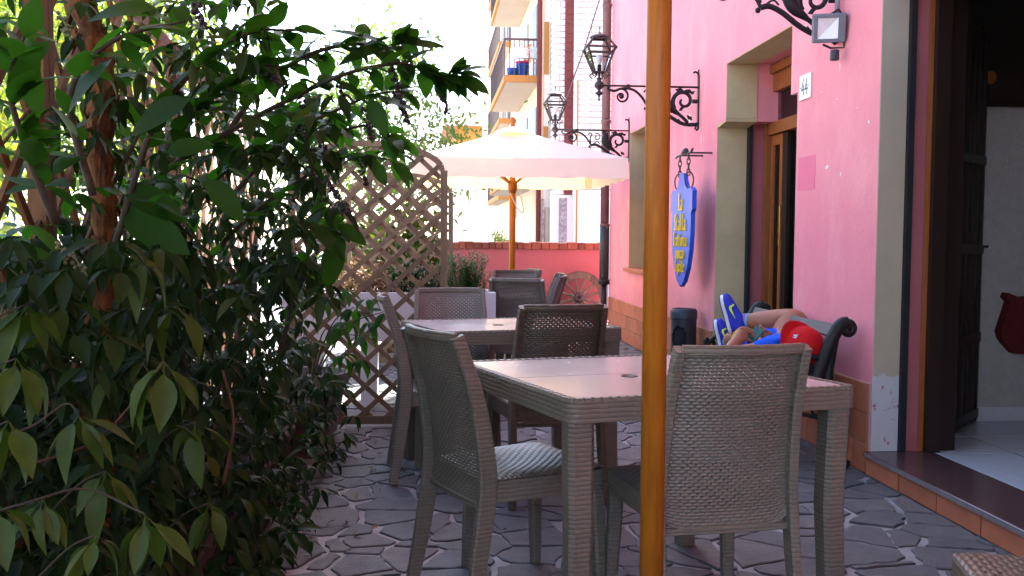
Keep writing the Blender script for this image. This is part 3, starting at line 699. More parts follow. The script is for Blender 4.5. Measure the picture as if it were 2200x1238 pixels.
    for s in (-1, 1):
        for (w_, zz, h_) in ((m + .012, z1 + .006, .014), (m - .010, z1 - .032, .010), (tp, z2, .012)):
            MB().box(cx - w_, cx + w_, s * w_ - .006, s * w_ + .006, zz - h_ / 2, zz + h_ / 2).build('bar', 'iron_rust', lo)
            MB().box(cx + s * w_ - .006, cx + s * w_ + .006, -w_ + .0065, w_ - .0065, zz - h_ / 2, zz + h_ / 2).build('bar', 'iron_rust', lo)
        g = .003
        MB().add([(cx - b, s * (b - g), z0 + .002), (cx + b, s * (b - g), z0 + .002), (cx + m, s * (m - g), z1), (cx - m, s * (m - g), z1)], [(0, 1, 2, 3)]).build('pane', 'glass', lo)
        MB().add([(cx + s * (b - g), -b, z0 + .002), (cx + s * (b - g), b, z0 + .002), (cx + s * (m - g), m, z1), (cx + s * (m - g), -m, z1)], [(0, 1, 2, 3)]).build('pane', 'glass', lo)
    MB().lathe([(.083, z2 + .006), (.083, z2 + .012), (.060, z2 + .028), (.030, z2 + .034), (.010, z2 + .045), (.004, z2 + .048), (.004, z2 + .075), (.009, z2 + .085), (.001, z2 + .100)], 8, (cx, 0, 0)).build('roof_cap', 'iron_rust', t)
    MB().lathe([(.017, .111), (.017, .165), (.001, .166)], 10, (cx, 0, 0)).build('lamp_holder', 'iron', t, True)
    MB().lathe([(.010, .167), (.013, .185), (.028, .208), (.030, .222), (.024, .240), (.001, .252)], 14, (cx, 0, 0)).build('bulb', 'bulb_white', t, True)
    return t
bracket(7.75, 2.41, 'black iron lantern between the orange pole and the house corner, nearer of the full lanterns')
bracket(10.52, 2.36, 'black iron lantern above the white parasol, farthest along the pink wall')
bracket(5.06, 2.575, 'black iron scroll bracket at the top edge beside the floodlight')

# floodlight
fl = thing('floodlight', 'small grey floodlight with square reflector above plate 44', 'floodlight', (2.10, 4.97, 2.29))
fr = Matrix.Rotation(R_(-18), 4, 'Z') @ Matrix.Rotation(R_(14), 4, 'X')
def flp(name, mb, mat): o = mb.build(name, mat, fl); o.matrix_local = fr; return o
flp('housing', MB().bbox(-.085, .085, -.006, .055, -.075, .075, .006), 'lamp_grey')
flp('bezel', MB().box(-.080, .080, -.034, -.0065, -.070, -.054).box(-.080, .080, -.034, -.0065, .054, .070).box(-.080, -.060, -.034, -.0065, -.0535, .0535).box(.045, .080, -.034, -.0065, -.0535, .0535), 'lamp_grey')
flp('reflector', MB().add([(-.059, -.030, -.053), (.044, -.030, -.053), (.044, -.030, .053), (-.059, -.030, .053), (-.006, -.008, 0)], [(0, 1, 4), (1, 2, 4), (2, 3, 4), (3, 0, 4)]), 'reflector')
flp('cooling_fin', MB().box(.0, .086, .056, .072, -.06, -.05).box(0, .086, .056, .072, -.02, -.01).box(0, .086, .056, .072, .02, .03), 'lamp_grey')
MB().tube([(-.02, .03, -.08), (.02, .02, -.10), (.085, .0, -.10), (.085, 0, .06), (.05, 0, .10), (.02, .03, .08)], .006, 6).build('mounting_bow', 'iron', fl)
MB().lathe([(.022, 0), (.024, .004), (.024, .05), (.022, .054)], 14, (.03, -.01, -.17)).build('sensor', 'bin_black', fl, True)
MB().tube([(.05, .02, .06), (.05, .02, .5)], .013, 8).build('cable_pipe', 'shutter_grey', fl, True)

# hanging shop sign
SX, SY, SZ = 2.0, 7.48, 1.24
sg = thing('hanging_sign', 'blue shield-shaped wooden sign with yellow gothic lettering hung on chains', 'sign', (SX, SY, SZ))
half = [(0, .45), (.055, .445), (.075, .40), (.115, .345), (.19, .315), (.275, .325), (.325, .30), (.325, .16), (.29, .13), (.29, -.02), (.265, -.16), (.20, -.30), (.10, -.41), (.0, -.455)]
shield = half + [(-a, b) for a, b in half[::-1][1:-1]]
MB().prism(shield, lambda u, v, s: (-.020 + s * .035, u, v)).build('board', 'sign_blue', sg)
G = {'a': [[(.1, .85), (.4, 1), (.5, .85), (.5, .1), (.6, 0)], [(.5, .55), (.1, .4), (.1, .12), (.3, 0), (.5, .15)]],
     'l': [[(.08, 1.5), (.2, 1.6), (.2, .12), (.32, 0)]], 't': [[(.2, 1.35), (.2, .12), (.35, 0)], [(0, .95), (.4, .95)]],
     'r': [[(.05, .9), (.15, 1), (.15, 0)], [(.15, .8), (.4, 1), (.5, .85)]],
     'o': [[(.3, 1), (.1, .8), (.1, .2), (.3, 0), (.5, .2), (.5, .8), (.3, 1)]],
     'i': [[(.05, .9), (.15, 1), (.15, .12), (.28, 0)], [(.13, 1.3), (.2, 1.35)]],
     'g': [[(.3, 1), (.1, .8), (.1, .2), (.3, 0), (.5, .2)], [(.3, 1), (.5, .85), (.5, -.3), (.3, -.5), (.08, -.38)]],
     'n': [[(.05, .9), (.15, 1), (.15, 0)], [(.15, .8), (.4, 1), (.52, .85), (.52, .12), (.62, 0)]],
     'c': [[(.5, .85), (.3, 1), (.1, .8), (.1, .2), (.3, 0), (.5, .12)]],
     'e': [[(.1, .5), (.48, .68), (.45, .9), (.3, 1), (.1, .8), (.1, .2), (.3, 0), (.5, .12)]],
     'L': [[(.2, 1.6), (.2, .2), (.05, 0)], [(.05, .05), (.4, .1), (.6, 0), (.72, .22)], [(.2, 1.6), (.5, 1.45)], [(.38, 1.3), (.38, .3)]],
     'S': [[(.62, 1.4), (.38, 1.6), (.1, 1.35), (.15, 1.0), (.55, .65), (.6, .3), (.35, 0), (.05, .15)], [(.36, 1.5), (.36, .1)]],
     'T': [[(.02, 1.45), (.3, 1.6), (.68, 1.5)], [(.3, 1.55), (.08, 1.2), (.08, .3), (.35, 0), (.65, .2)], [(.42, 1.5), (.42, .3)]]}
def gothic(word, zc, xh, adv, nib):
    wd = adv * xh * len(word); u0 = -wd / 2; k = 0
    for ch in word:
        mb = MB(); nv = Vector((math.cos(R_(40)), math.sin(R_(40)))) * nib
        for st in G[ch]:
            for a, b in zip(st[:-1], st[1:]):
                a, b = Vector(a) * xh, Vector(b) * xh; a.x *= adv / .70; b.x *= adv / .70
                d = b - a
                if abs(d.x * nv.y - d.y * nv.x) < d.length * nib * .25: nq = Vector((-d.y, d.x)).normalized() * nib * .45
                else: nq = nv
                pl = [a - nq / 2, b - nq / 2, b + nq / 2, a + nq / 2]
                k += 1; h = .008 + (k % 9) * .0002
                mb.prism([p[:] for p in pl], lambda u, v, s: (-.0205 - s * h, -(u0 + u), zc + v))
        mb.build('letter', 'sign_yellow', sg); u0 += adv * xh
gothic('La', .155, .082, .80, .019)
gothic('Stalla', -.005, .080, .72, .017)
gothic('Trattoria', -.130, .066, .68, .0135)
gothic('gnocco', -.230, .062, .74, .0135)
gothic('tigelle', -.335, .058, .70, .013)
hg = MB().tube([(.0, -.24, .62), (.0, -.20, .60), (0, .20, .60), (0, .26, .59)], .009, 8).build('hanger_bar', 'chain', sg, True)
for yy in (-.13, .13):
    MB().tube([(.187, yy, .60), (0, yy, .60)], .007, 8).build('rod', 'chain', sg, True)
    for k in range(4):
        zc = .575 - k * .042
        pts = [(0, yy + .013 * math.cos(a), zc + .028 * math.sin(a)) if k % 2 == 0 else (.013 * math.cos(a), yy, zc + .028 * math.sin(a)) for a in np.linspace(0, 2 * math.pi, 15)]
        MB().tube(pts, .0045, 6).build('chain_link', 'chain', sg, True)
    MB().tube([(-.028 * 0 + .06 * math.sin(a) * .55, yy * 1.22 + .0 , .385 + .065 * math.cos(a)) for a in np.linspace(0, 2 * math.pi, 25)], .0055, 6).build('ring', 'chain', sg, True)
MB().tube(smooth_path([(.0, -.10, .60), (-.005, -.05, .625), (0, .02, .62), (0, .09, .605)], 5), [.008, .013, .018, .02, .021, .02, .018, .018, .019, .018, .016, .014, .012, .01, .008, .006], 8).build('ornament', 'iron', sg, True)

# rain pipe at the house corner and its iron foot
rp = thing('rain_pipe', 'brown rain pipe with black cast foot at the far house corner', 'pipe', (WX - .06, 11.64, 0))
MB().tube([(0, 0, 1.35), (0, 0, HT)], .055, 14).build('pipe', 'pipe_brown', rp, True)
MB().tube([(0, 0, .62), (0, 0, 1.349)], .060, 14).build('pipe', 'pipe_black', rp, True)
MB().lathe([(.066, .60), (.070, .64), (.066, .66)], 14).build('collar', 'iron', rp, True)
MB().tube([(0, 0, 0), (0, 0, .60)], .040, 12).build('foot', 'iron', rp, True)
for zz in (1.33, 2.6, 4.0): MB().lathe([(.0605, zz - .02), (.064, zz), (.0605, zz + .02)], 14).build('collar', 'pipe_brown', rp, True)

# ------------------------------------------------------------------ low garden wall with brick coping
gw = thing('garden_wall', 'low pink wall with a dark brick coping closing the patio', 'wall', (.5, 13.1, 0))
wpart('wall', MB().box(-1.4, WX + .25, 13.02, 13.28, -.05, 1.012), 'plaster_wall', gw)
x = -1.42; k = 0
while x < WX + .2:
    bw = rng.uniform(.085, .15)
    wpart('brick', MB().bbox(x, x + bw - .006, 12.985 + rng.normal(0, .004), 13.31, 1.013, 1.112 + rng.normal(0, .005), .006), 'coping_brick', gw); x += bw

# ------------------------------------------------------------------ apartment block with balconies down the street
ap = thing('apartment_block', 'tall cream and peach apartment block with balconies behind the parasol', 'building', (4.5, 28, 0))
FX = 3.16
wpart('side_wall', MB().box(FX, 14, 28.0, 60, -.12, 14), 'house_peach', ap)
wpart('wall', MB().box(FX + .12, 3.43, 27.80, 27.99, -.12, 14), 'house_cream', ap)
wpart('wall', MB().box(3.43, 14, 27.0, 27.79, 2.4, 14), 'white_brick', ap)
wpart('wall', MB().box(3.43, 14, 27.05, 27.79, -.12, 2.39), 'house_white', ap)
wpart('pillar', MB().box(3.62, 3.83, 26.9, 27.04, -.12, 2.3), 'pebble', ap)
wpart('pillar', MB().box(3.20, 3.26, 27.6, 27.79, -.12, 2.3), 'pebble', ap)
wpart('brick_strip', MB().box(3.74, 3.97, 26.93, 26.995, 2.4, 14), 'brick_red', ap)
for k in range(44): wpart('brick_course', MB().box(3.735, 3.975, 26.915, 26.9295, 2.5 + k * .26, 2.5 + k * .26 + .235), 'brick_red', ap)
wpart('rain_pipe', MB().tube([(3.10, 27.7, -.1), (3.10, 27.7, 14)], .075, 10), 'brick_red', ap, True)
wpart('rain_pipe', MB().tube([(4.03, 26.9, -.1), (4.03, 26.9, 14)], .05, 10), 'house_white', ap, True)
wpart('rain_pipe', MB().tube([(4.10, 26.92, -.1), (4.10, 26.92, 5.6)], .03, 8), 'house_orange', ap, True)
for zz in (2.9, 5.9, 8.9): wpart('window', MB().box(3.24, 3.38, 27.76, 27.799, zz, zz + 1.5), 'house_orange', ap)
dw = wpart('doorway', MB().box(3.30, 3.42, 27.70, 27.799, -.1, 2.05), 'soffit', ap)
wpart('cable', MB().tube(smooth_path([(4.9, 26.8, 8.6), (4.3, 26.8, 6.6), (3.95, 26.8, 5.6), (3.6, 26.8, 4.6)], 6), .02, 6), 'rail_dark', ap)
def balcony(y0, y1, zf, awn, X0=2.12):
    b = wpart('balcony', MB().box(X0, FX, y0, y1, zf - .20, zf), 'house_orange', ap)
    MB().box(X0 + .08, FX - .01, y0 + .06, y1 - .06, zf - .215, zf - .201).build('soffit', 'soffit', b)
    MB().bar(((X0 + .02), y0 + .03, zf + 1.05), (FX, y0 + .03, zf + 1.05), .06, .06).build('rail', 'rail_dark', b)
    MB().bar(((X0 + .02), y0 + .05, zf + 1.05), ((X0 + .02), y1, zf + 1.05), .06, .06).build('rail', 'rail_dark', b)
    for k in range(8):
        xx = (X0 + .02) + k * (FX - X0 - .04) / 7
        MB().bar((xx, y0 + .03, zf), (xx, y0 + .03, zf + 1.03), .025, .025).build('baluster', 'rail_dark', b)
    for k in range(14):
        yy = y0 + .3 + k * (y1 - y0 - .4) / 13
        MB().bar(((X0 + .02), yy, zf), ((X0 + .02), yy, zf + 1.03), .03, .03).build('baluster', 'rail_dark', b)
    MB().box(FX - .04, FX - .001, y0 + .5, y0 + 1.6, zf + .02, zf + 2.2).build('window', 'shutter_grey', b)
    MB().box(FX - .04, FX - .001, y0 + 3.2, y0 + 4.2, zf + .02, zf + 2.2).build('window', 'shutter_grey', b)
    if awn:
        MB().hexa([(2.0, y0 + .1, zf + 1.55), (FX, y0 + .1, zf + 2.6), (FX, y1 - .2, zf + 2.6), (2.0, y1 - .2, zf + 1.55)], [(2.0, y0 + .1, zf + 1.60), (FX, y0 + .1, zf + 2.66), (FX, y1 - .2, zf + 2.66), (2.0, y1 - .2, zf + 1.60)]).build('awning', 'house_orange', b)
for zf, aw in ((2.9, 0), (5.95, 0), (9.0, 0), (12.1, 0)):
    balcony(28.3, 35, zf, aw); balcony(38.5, 46, zf, aw, 2.68)
bl = wpart('laundry', MB().add([(2.40, 28.9, 2.75), (2.62, 29.4, 2.66), (2.62, 29.4, 1.75), (2.36, 28.9, 1.95)], [(0, 1, 2, 3)]), 'planter_white', ap)
def basin(x, y, z, r, h, mat, label, cat='basin', rim=None):
    mb = MB().lathe([(r * .8, 0), (r, h), (r * 1.08, h), (r * 1.05, h + .03), (r * .95, h), (r * .76, .02)], 16)
    return mb.build('plastic_basin', mat, None, True, loc=(x, y, z), label=label, cat=cat)
basin(2.40, 28.75, 5.952, .17, .24, 'plastic_blue', 'blue plastic basin at the balcony corner')
basin(2.70, 28.75, 5.952, .19, .36, 'plastic_blue', 'tall blue laundry basket with pink rim on the balcony')
basin(2.70, 28.75, 6.345, .20, .05, 'plastic_pink', 'pink rim tray on top of the blue laundry basket', 'tray')
for (x, nm) in ((2.62, 'pale flower box hung on the balcony rail, left of the flowers'), (3.08, 'pale flower box hung on the balcony rail beside the red pipe')):
    MB().hexa([(x - .2, 28.12, 6.42), (x + .2, 28.12, 6.42), (x + .2, 28.28, 6.42), (x - .2, 28.28, 6.42)], [(x - .24, 28.10, 6.72), (x + .24, 28.10, 6.72), (x + .24, 28.28, 6.72), (x - .24, 28.28, 6.72)]).build('flower_box', 'plastic_pale', label=nm, cat='flower box')
fp = thing('hanging_flowers', 'orange trailing flowers between the pale boxes on the balcony', 'flowers', (2.85, 28.18, 6.5))
mb = MB()
for k in range(90):
    c = (rng.normal(0, .12), rng.normal(0, .05), rng.normal(.05, .16)); s = .035
    d = Vector(rng.normal(0, 1, 3)).normalized(); e = d.orthogonal().normalized() * s; d = d.cross(e)
    mb.add([Vector(c) - e, Vector(c) + d, Vector(c) + e, Vector(c) - d], [(0, 1, 2, 3)])
mb.build('blossoms', 'flower_orange', fp, kind='stuff')
ac = thing('air_conditioner', 'white air conditioner box on the upper balcony wall', 'air conditioner', (2.95, 28.25, 8.25))
MB().bbox(-.22, .2, -.15, .15, 0, .55, .02).build('casing', 'planter_white', ac)
for k in range(6): MB().box(-.18, .16, -.158, -.151, .08 + k * .07, .11 + k * .07).build('grille_slat', 'shutter_grey', ac)

def far_house(name, label, x0, x1, y0, y1, h, wm, wm2, wins):
    t = thing(name, label, 'building', ((x0 + x1) / 2, y0, -.12))
    wpart('wall', MB().box(x0, x1, y0, y1, -.12, h * .62), wm, t); wpart('wall', MB().box(x0 + .05, x1 - .05, y0 + .02, y1, h * .62, h), wm2, t)
    rf = wpart('roof', MB().hexa([(x0 - .8, y0 - .8, h), (x1 + .8, y0 - .8, h), (x1 + .8, y1 + .8, h), (x0 - .8, y1 + .8, h)], [(x0 + 1, y0 + 2, h + .9), (x1 - 1, y0 + 2, h + .9), (x1 - 1, y1 - 2, h + .9), (x0 + 1, y1 - 2, h + .9)]), 'roof_tile', t)
    wpart('eave', MB().box(x0 - .85, x1 + .85, y0 - .85, y0 - .801, h - .15, h + .12), 'house_white', t)
    for (xx, zz, ww, hh) in wins:
        wn = wpart('window', MB().box(xx, xx + ww, y0 - .06, y0 - .001, zz, zz + hh), 'shutter_brown', t)
        MB().box(xx - .1, xx + ww + .1, y0 - .14, y0 - .061, zz - .12, zz - .01).build('sill', 'house_white', wn)
    return t
far_house('orange_house', 'distant orange and cream house with low roof behind the tree', 1.5, 9, 62, 74, 8.4, 'house_cream', 'house_orange', [(4.4, .2, 1.0, 1.0), (6.0, 3.0, .9, 1.4), (6.2, 6.0, .8, 1.2)])
far_house('pale_house', 'pale house across the street seen through the trellis gaps', -26, -14, 34, 46, 9, 'house_white', 'house_cream', [(-24, 1, 1.2, 1.6), (-21, 1, 1.2, 1.6), (-18, 1, 1.2, 1.6), (-24, 5, 1.2, 1.6), (-21, 5, 1.2, 1.6), (-18, 5, 1.2, 1.6)])

def light_bounce_house(label, x, y0, y1, h, wm):  # added houses whose sunlit fronts throw light back onto the pink wall
    t = thing('light_bounce_house', label, 'building', (x, (y0 + y1) / 2, -.12), 0, 'houses added across the street to bounce sunlight')
    wpart('wall', MB().box(x - 9, x, y0, y1, -.12, h), wm, t); wpart('roof', MB().hexa([(x - 9.6, y0, h), (x + .6, y0, h), (x + .6, y1, h), (x - 9.6, y1, h)], [(x - 6, y0, h + 1.6), (x - 3, y0, h + 1.6), (x - 3, y1, h + 1.6), (x - 6, y1, h + 1.6)]), 'roof_tile', t)
    for zz in (1.0, 4.1):
        for k in range(4):
            yy = y0 + 1.4 + k * (y1 - y0 - 2.6) / 3.4
            wn = wpart('window', MB().box(x + .001, x + .06, yy, yy + 1.1, zz, zz + 1.6), 'shutter_grey', t)
            MB().box(x + .061, x + .16, yy - .1, yy + 1.2, zz - .12, zz - .01).build('sill', 'house_white', wn)
light_bounce_house('cream house added across the street behind the shrubs to bounce sunlight, nearest of the row', -15, -6, 8.9, 7.5, 'house_cream')
light_bounce_house('white house added across the street behind the shrubs to bounce sunlight, middle of the row', -15.5, 9, 21, 8.5, 'house_white')
# ------------------------------------------------------------------ rattan chairs
def rectsweep(path, ws, ds, xax=None, ch=.18):
    mb = MB(); P = [Vector(p) for p in path]; m = len(P)
    for i, p in enumerate(P):
        d = (P[min(i + 1, m - 1)] - P[max(i - 1, 0)]).normalized()
        x = Vector(xax) if xax else Vector((1, 0, 0)); x = (x - d * x.dot(d)).normalized(); y = d.cross(x)
        a, b = (ws[i] if hasattr(ws, '__len__') else ws) / 2, (ds[i] if hasattr(ds, '__len__') else ds) / 2; c = min(a, b) * 2 * ch
        for u, v in ((-a + c, -b), (a - c, -b), (a, -b + c), (a, b - c), (a - c, b), (-a + c, b), (-a, b - c), (-a, -b + c)): mb.v.append(tuple(p + x * u + y * v))
    for i in range(m - 1):
        for k in range(8):
            a, b = i * 8 + k, i * 8 + (k + 1) % 8; mb.f.append((a, b, b + 8, a + 8))
    mb.f.append(tuple(range(8))[::-1]); mb.f.append(tuple((m - 1) * 8 + k for k in range(8)))
    return mb
def weave_grid(fn, nu, nv, amp, holes):
    mb = MB(); PU, PV = 10, 4
    def h(i, j):
        r = j // PV; fu = ((i + (PU // 2 if r % 2 else 0)) % PU) / PU; fv = (j % PV) / PV
        return amp * (max(0, math.sin(math.pi * fu)) ** .5) * (max(0, math.sin(math.pi * fv)) ** .5)
    for j in range(nv + 1):
        for i in range(nu + 1):
            p, n = fn(i / nu, j / nv); mb.v.append(tuple(p + n * h(i, j)))
    for j in range(nv):
        r = j // PV
        for i in range(nu):
            cu = (i + (PU // 2 if r % 2 else 0)) % PU
            if cu in (0, PU - 1) and j % PV == 3 and holes(i / nu, j / nv): continue
            a = j * (nu + 1) + i; mb.f.append((a, a + 1, a + nu + 2, a + nu + 1))
    return mb
BACK = [(-.285, 0), (-.250, .20), (-.222, .40), (-.226, .52), (-.252, .68), (-.290, .80), (-.318, .875)]
def back_y(z):
    for (a, b), (c, d) in zip(BACK[:-1], BACK[1:]):
        if b <= z <= d: return a + (c - a) * (z - b) / (d - b)
    return BACK[-1][0]
def back_w(z): return .215 if z < .4 else .212 - (z - .4) / .475 * .018      # half width to outer face of stile
def make_chair_meshes(mat):
    out = []
    for s in (-1, 1):
        pts = smooth_path([(s * (back_w(z) - .012 + (.012 if z < .1 else 0)), y, z) for y, z in BACK], 4)
        ws = [.030 + .006 * max(0, 1 - p.z / .3) for p in pts]; ds = [.042 + .016 * math.sin(math.pi * min(1, p.z / .8)) for p in pts]
        out.append(('back_leg', rectsweep(pts, .028, ds).mesh('back_leg', mat, 40, True)))
    bulge = lambda u: -.030 * (1 - (2 * u - 1) ** 2)
    tp = [( (2 * u - 1) * (back_w(.87) - .02), -.316 + bulge(u) * 1.0, .872) for u in np.linspace(0, 1, 13)]
    out.append(('top_rail', rectsweep(tp, .028, .022, (0, 0, 1)).mesh('top_rail', mat, 40, True)))
    def bf(u, v):
        z = .355 + v * .512; hw = back_w(z) - .024
        k = min(1, v * 6); zz = z - (.030 * (2 * u - 1) ** 6) * (1 - min(1, v * 5)) * -1
        y = back_y(z) + bulge(u) * (0.25 + .75 * min(1, v * 1.6)) + .004
        return Vector(((2 * u - 1) * hw, y, zz)), Vector((0, -1, -.2)).normalized()
    out.append(('backrest', weave_grid(bf, 150, 216, .0036, lambda u, v: .10 < u < .90 and .12 < v < .93).mesh('backrest', mat.replace('rattan', 'rattan_sheet'), True)))
    out.append(('lower_rail', rectsweep([((2 * u - 1) * .192, -.222 + bulge(u) * .25, .352 + .030 * (2 * u - 1) ** 6 * 0) for u in np.linspace(0, 1, 9)], .020, .016, (0, 0, 1)).mesh('lower_rail', mat, 40, True)))
    outline = round_poly([(-.195, -.215), (.195, -.215), (.222, .215), (-.222, .215)], [.01, .01, .055, .055], 6)
    out.append(('seat_frame', MB().prism(outline, lambda u, v, s: (u, v, .365 + s * .066)).mesh('seat_frame', mat, 30, True)))
    def sf(u, v):
        y = -.205 + v * .415; hw = .193 + .025 * v - (.022 * max(0, (v - .86) / .14) ** 2)
        x = (2 * u - 1) * hw
        z = .4335 + .010 * (1 - (2 * u - 1) ** 8) * (1 - (2 * v - 1) ** 8) - .012 * math.exp(-((2 * u - 1) / .6) ** 2 - ((v - .4) / .4) ** 2)
        return Vector((x, y, z)), Vector((0, 0, 1))
    out.append(('seat', weave_grid(sf, 130, 104, .0038, lambda u, v: .07 < u < .93 and .07 < v < .93).mesh('seat', mat.replace('rattan', 'rattan_sheet'), True)))
    for s in (-1, 1):
        out.append(('front_leg', rectsweep([(s * .190, .180, .366), (s * .197, .188, .18), (s * .203, .196, 0)], [.046, .041, .034], [.046, .041, .034]).mesh('front_leg', mat, 40, True)))
    return out
CH = {'rattan': make_chair_meshes('rattan')}
CH['rattan_brown'] = []
for nme, me in CH['rattan']:
    c = me.copy(); c.materials[0] = MATS[me.materials[0].name + '_brown']; CH['rattan_brown'].append((nme, c))
def chair(x, y, rot, label, kind='rattan', s=1.0):
    t = thing('rattan_chair', label, 'chair', (x, y, .001), R_(rot), 'rattan-look chairs around the tables')
    t.scale = (s, s, s)
    for nme, me in CH[kind]: obj(nme, me, t)
    return t
chair(.800, 2.815, 7, 'taupe woven chair with its back to us, right of the orange pole')
chair(.285, 3.10, -65, 'taupe woven chair left of the near table, turned sideways with blue-lit seat')
chair(.515, 4.35, 9, 'dark brown woven chair between the two tables, back to us', 'rattan_brown')
chair(.09, 4.72, -86, 'woven chair seen edge-on at the left end of the second table')
chair(.125, 5.02, 184, 'woven chair facing us behind the second table, in front of the planter')
chair(.70, 6.92, -20, 'woven chair with its back to us right of the white planter')
chair(1.37, 1.86, 75, 'woven chair cropped by the bottom right corner, only its seat in view')
chair(.72, 7.98, 178, 'brown woven chair facing us behind the parasol pole', 'rattan_brown')
chair(.62, 8.55, 100, 'woven chair turned sideways right of the parasol pole')
chair(.67, 7.18, 74, 'pale woven chair at the right end of the far table')
chair(.71, 7.60, 88, 'dark brown woven chair seen edge-on just left of the wagon wheel', 'rattan_brown')
chair(.30, 8.45, -100, 'woven chair half hidden behind the rosemary')

# ------------------------------------------------------------------ tables
def table(A, B, D, label, ht=.73):
    A, B, D = Vector(A), Vector(B), Vector(D); Cc = B + (D - A); ctr = (A + Cc) / 2
    ang = math.atan2((B - A).y, (B - A).x); rm = Matrix.Rotation(-ang, 2)
    loc = [rm @ (p - ctr) for p in (A, B, Cc, D)]
    t = thing('rattan_table', label, 'table', (ctr.x, ctr.y, .001), ang, 'rattan-look tables')
    outer = round_poly(loc, .045); sh = lambda k: [(Vector(p) * (1 - k / max(.1, Vector(p).length * .75)))[:] for p in outer]
    def inset(d):
        cs = []
        for i in range(4):
            p = loc[i]; a = (loc[i - 1] - p).normalized(); b = (loc[(i + 1) % 4] - p).normalized(); cs.append(p + (a + b) * d)
        return cs
    MB().prism(outer, lambda u, v, s: (u, v, ht - .067 + s * .058)).build('apron', 'rattan', t, 30, True)
    MB().prism(round_poly(inset(.032), .02), lambda u, v, s: (u, v, ht - .009 + s * .0075)).build('top', 'table_top', t)
    rim = MB(); io = round_poly(inset(.030), .018); n = len(outer)
    for i in range(n):
        a, b, c, d = Vector(outer[i]), Vector(outer[(i + 1) % n]), Vector(io[(i + 1) % n]), Vector(io[i])
        k = max(1, round((b - a).length / .026))
        for j in range(k):
            g = .04
            t0, t1 = (j + g) / k, (j + 1 - g) / k
            q = [a.lerp(b, t0), a.lerp(b, t1), d.lerp(c, t1), d.lerp(c, t0)]
            top = [p.lerp((q[0] + q[2]) / 2, .22) for p in q]
            rim.hexa([(p.x, p.y, ht - .010) for p in q], [(p.x, p.y, ht + .0005) for p in top])
    rim.build('rim', 'rattan', t, None, True, kind='stuff')
    for p in inset(.048):
        q = p * .985
        rectsweep([(p.x, p.y, ht - .067), (q.x * 1.0, q.y, ht * .5), (p.x * 1.01, p.y * 1.01, 0)], [.078, .074, .066], [.078, .074, .066]).build('leg', 'rattan', t, 40, True)
    mid = (loc[0] + loc[1] + loc[2] + loc[3]) / 4
    MB().lathe([(.028, 0), (.028, .0022), (.022, .0022), (.022, .0006), (.001, .0006)], 24, (mid.x - .07, mid.y - .06, ht - .0015)).build('parasol_hole_cap', 'rattan_brown', t, True)
    MB().box(loc[0].x * .2 - .45, loc[1].x * .2 + .20, -.001, .001, ht - .0014, ht - .0011).build('seam', 'rattan_brown', t)
    return t
table((.375, 2.545), (1.285, 2.755), (.088, 3.377), 'near woven table with smooth pinkish top beside the orange pole')
table((.044, 4.42), (.95, 4.63), (-.17, 5.06), 'second woven table with blue-lit top behind the brown chair')
table((.30, 7.12), (.84, 7.16), (.28, 7.70), 'far woven table near the wagon wheel', .72)

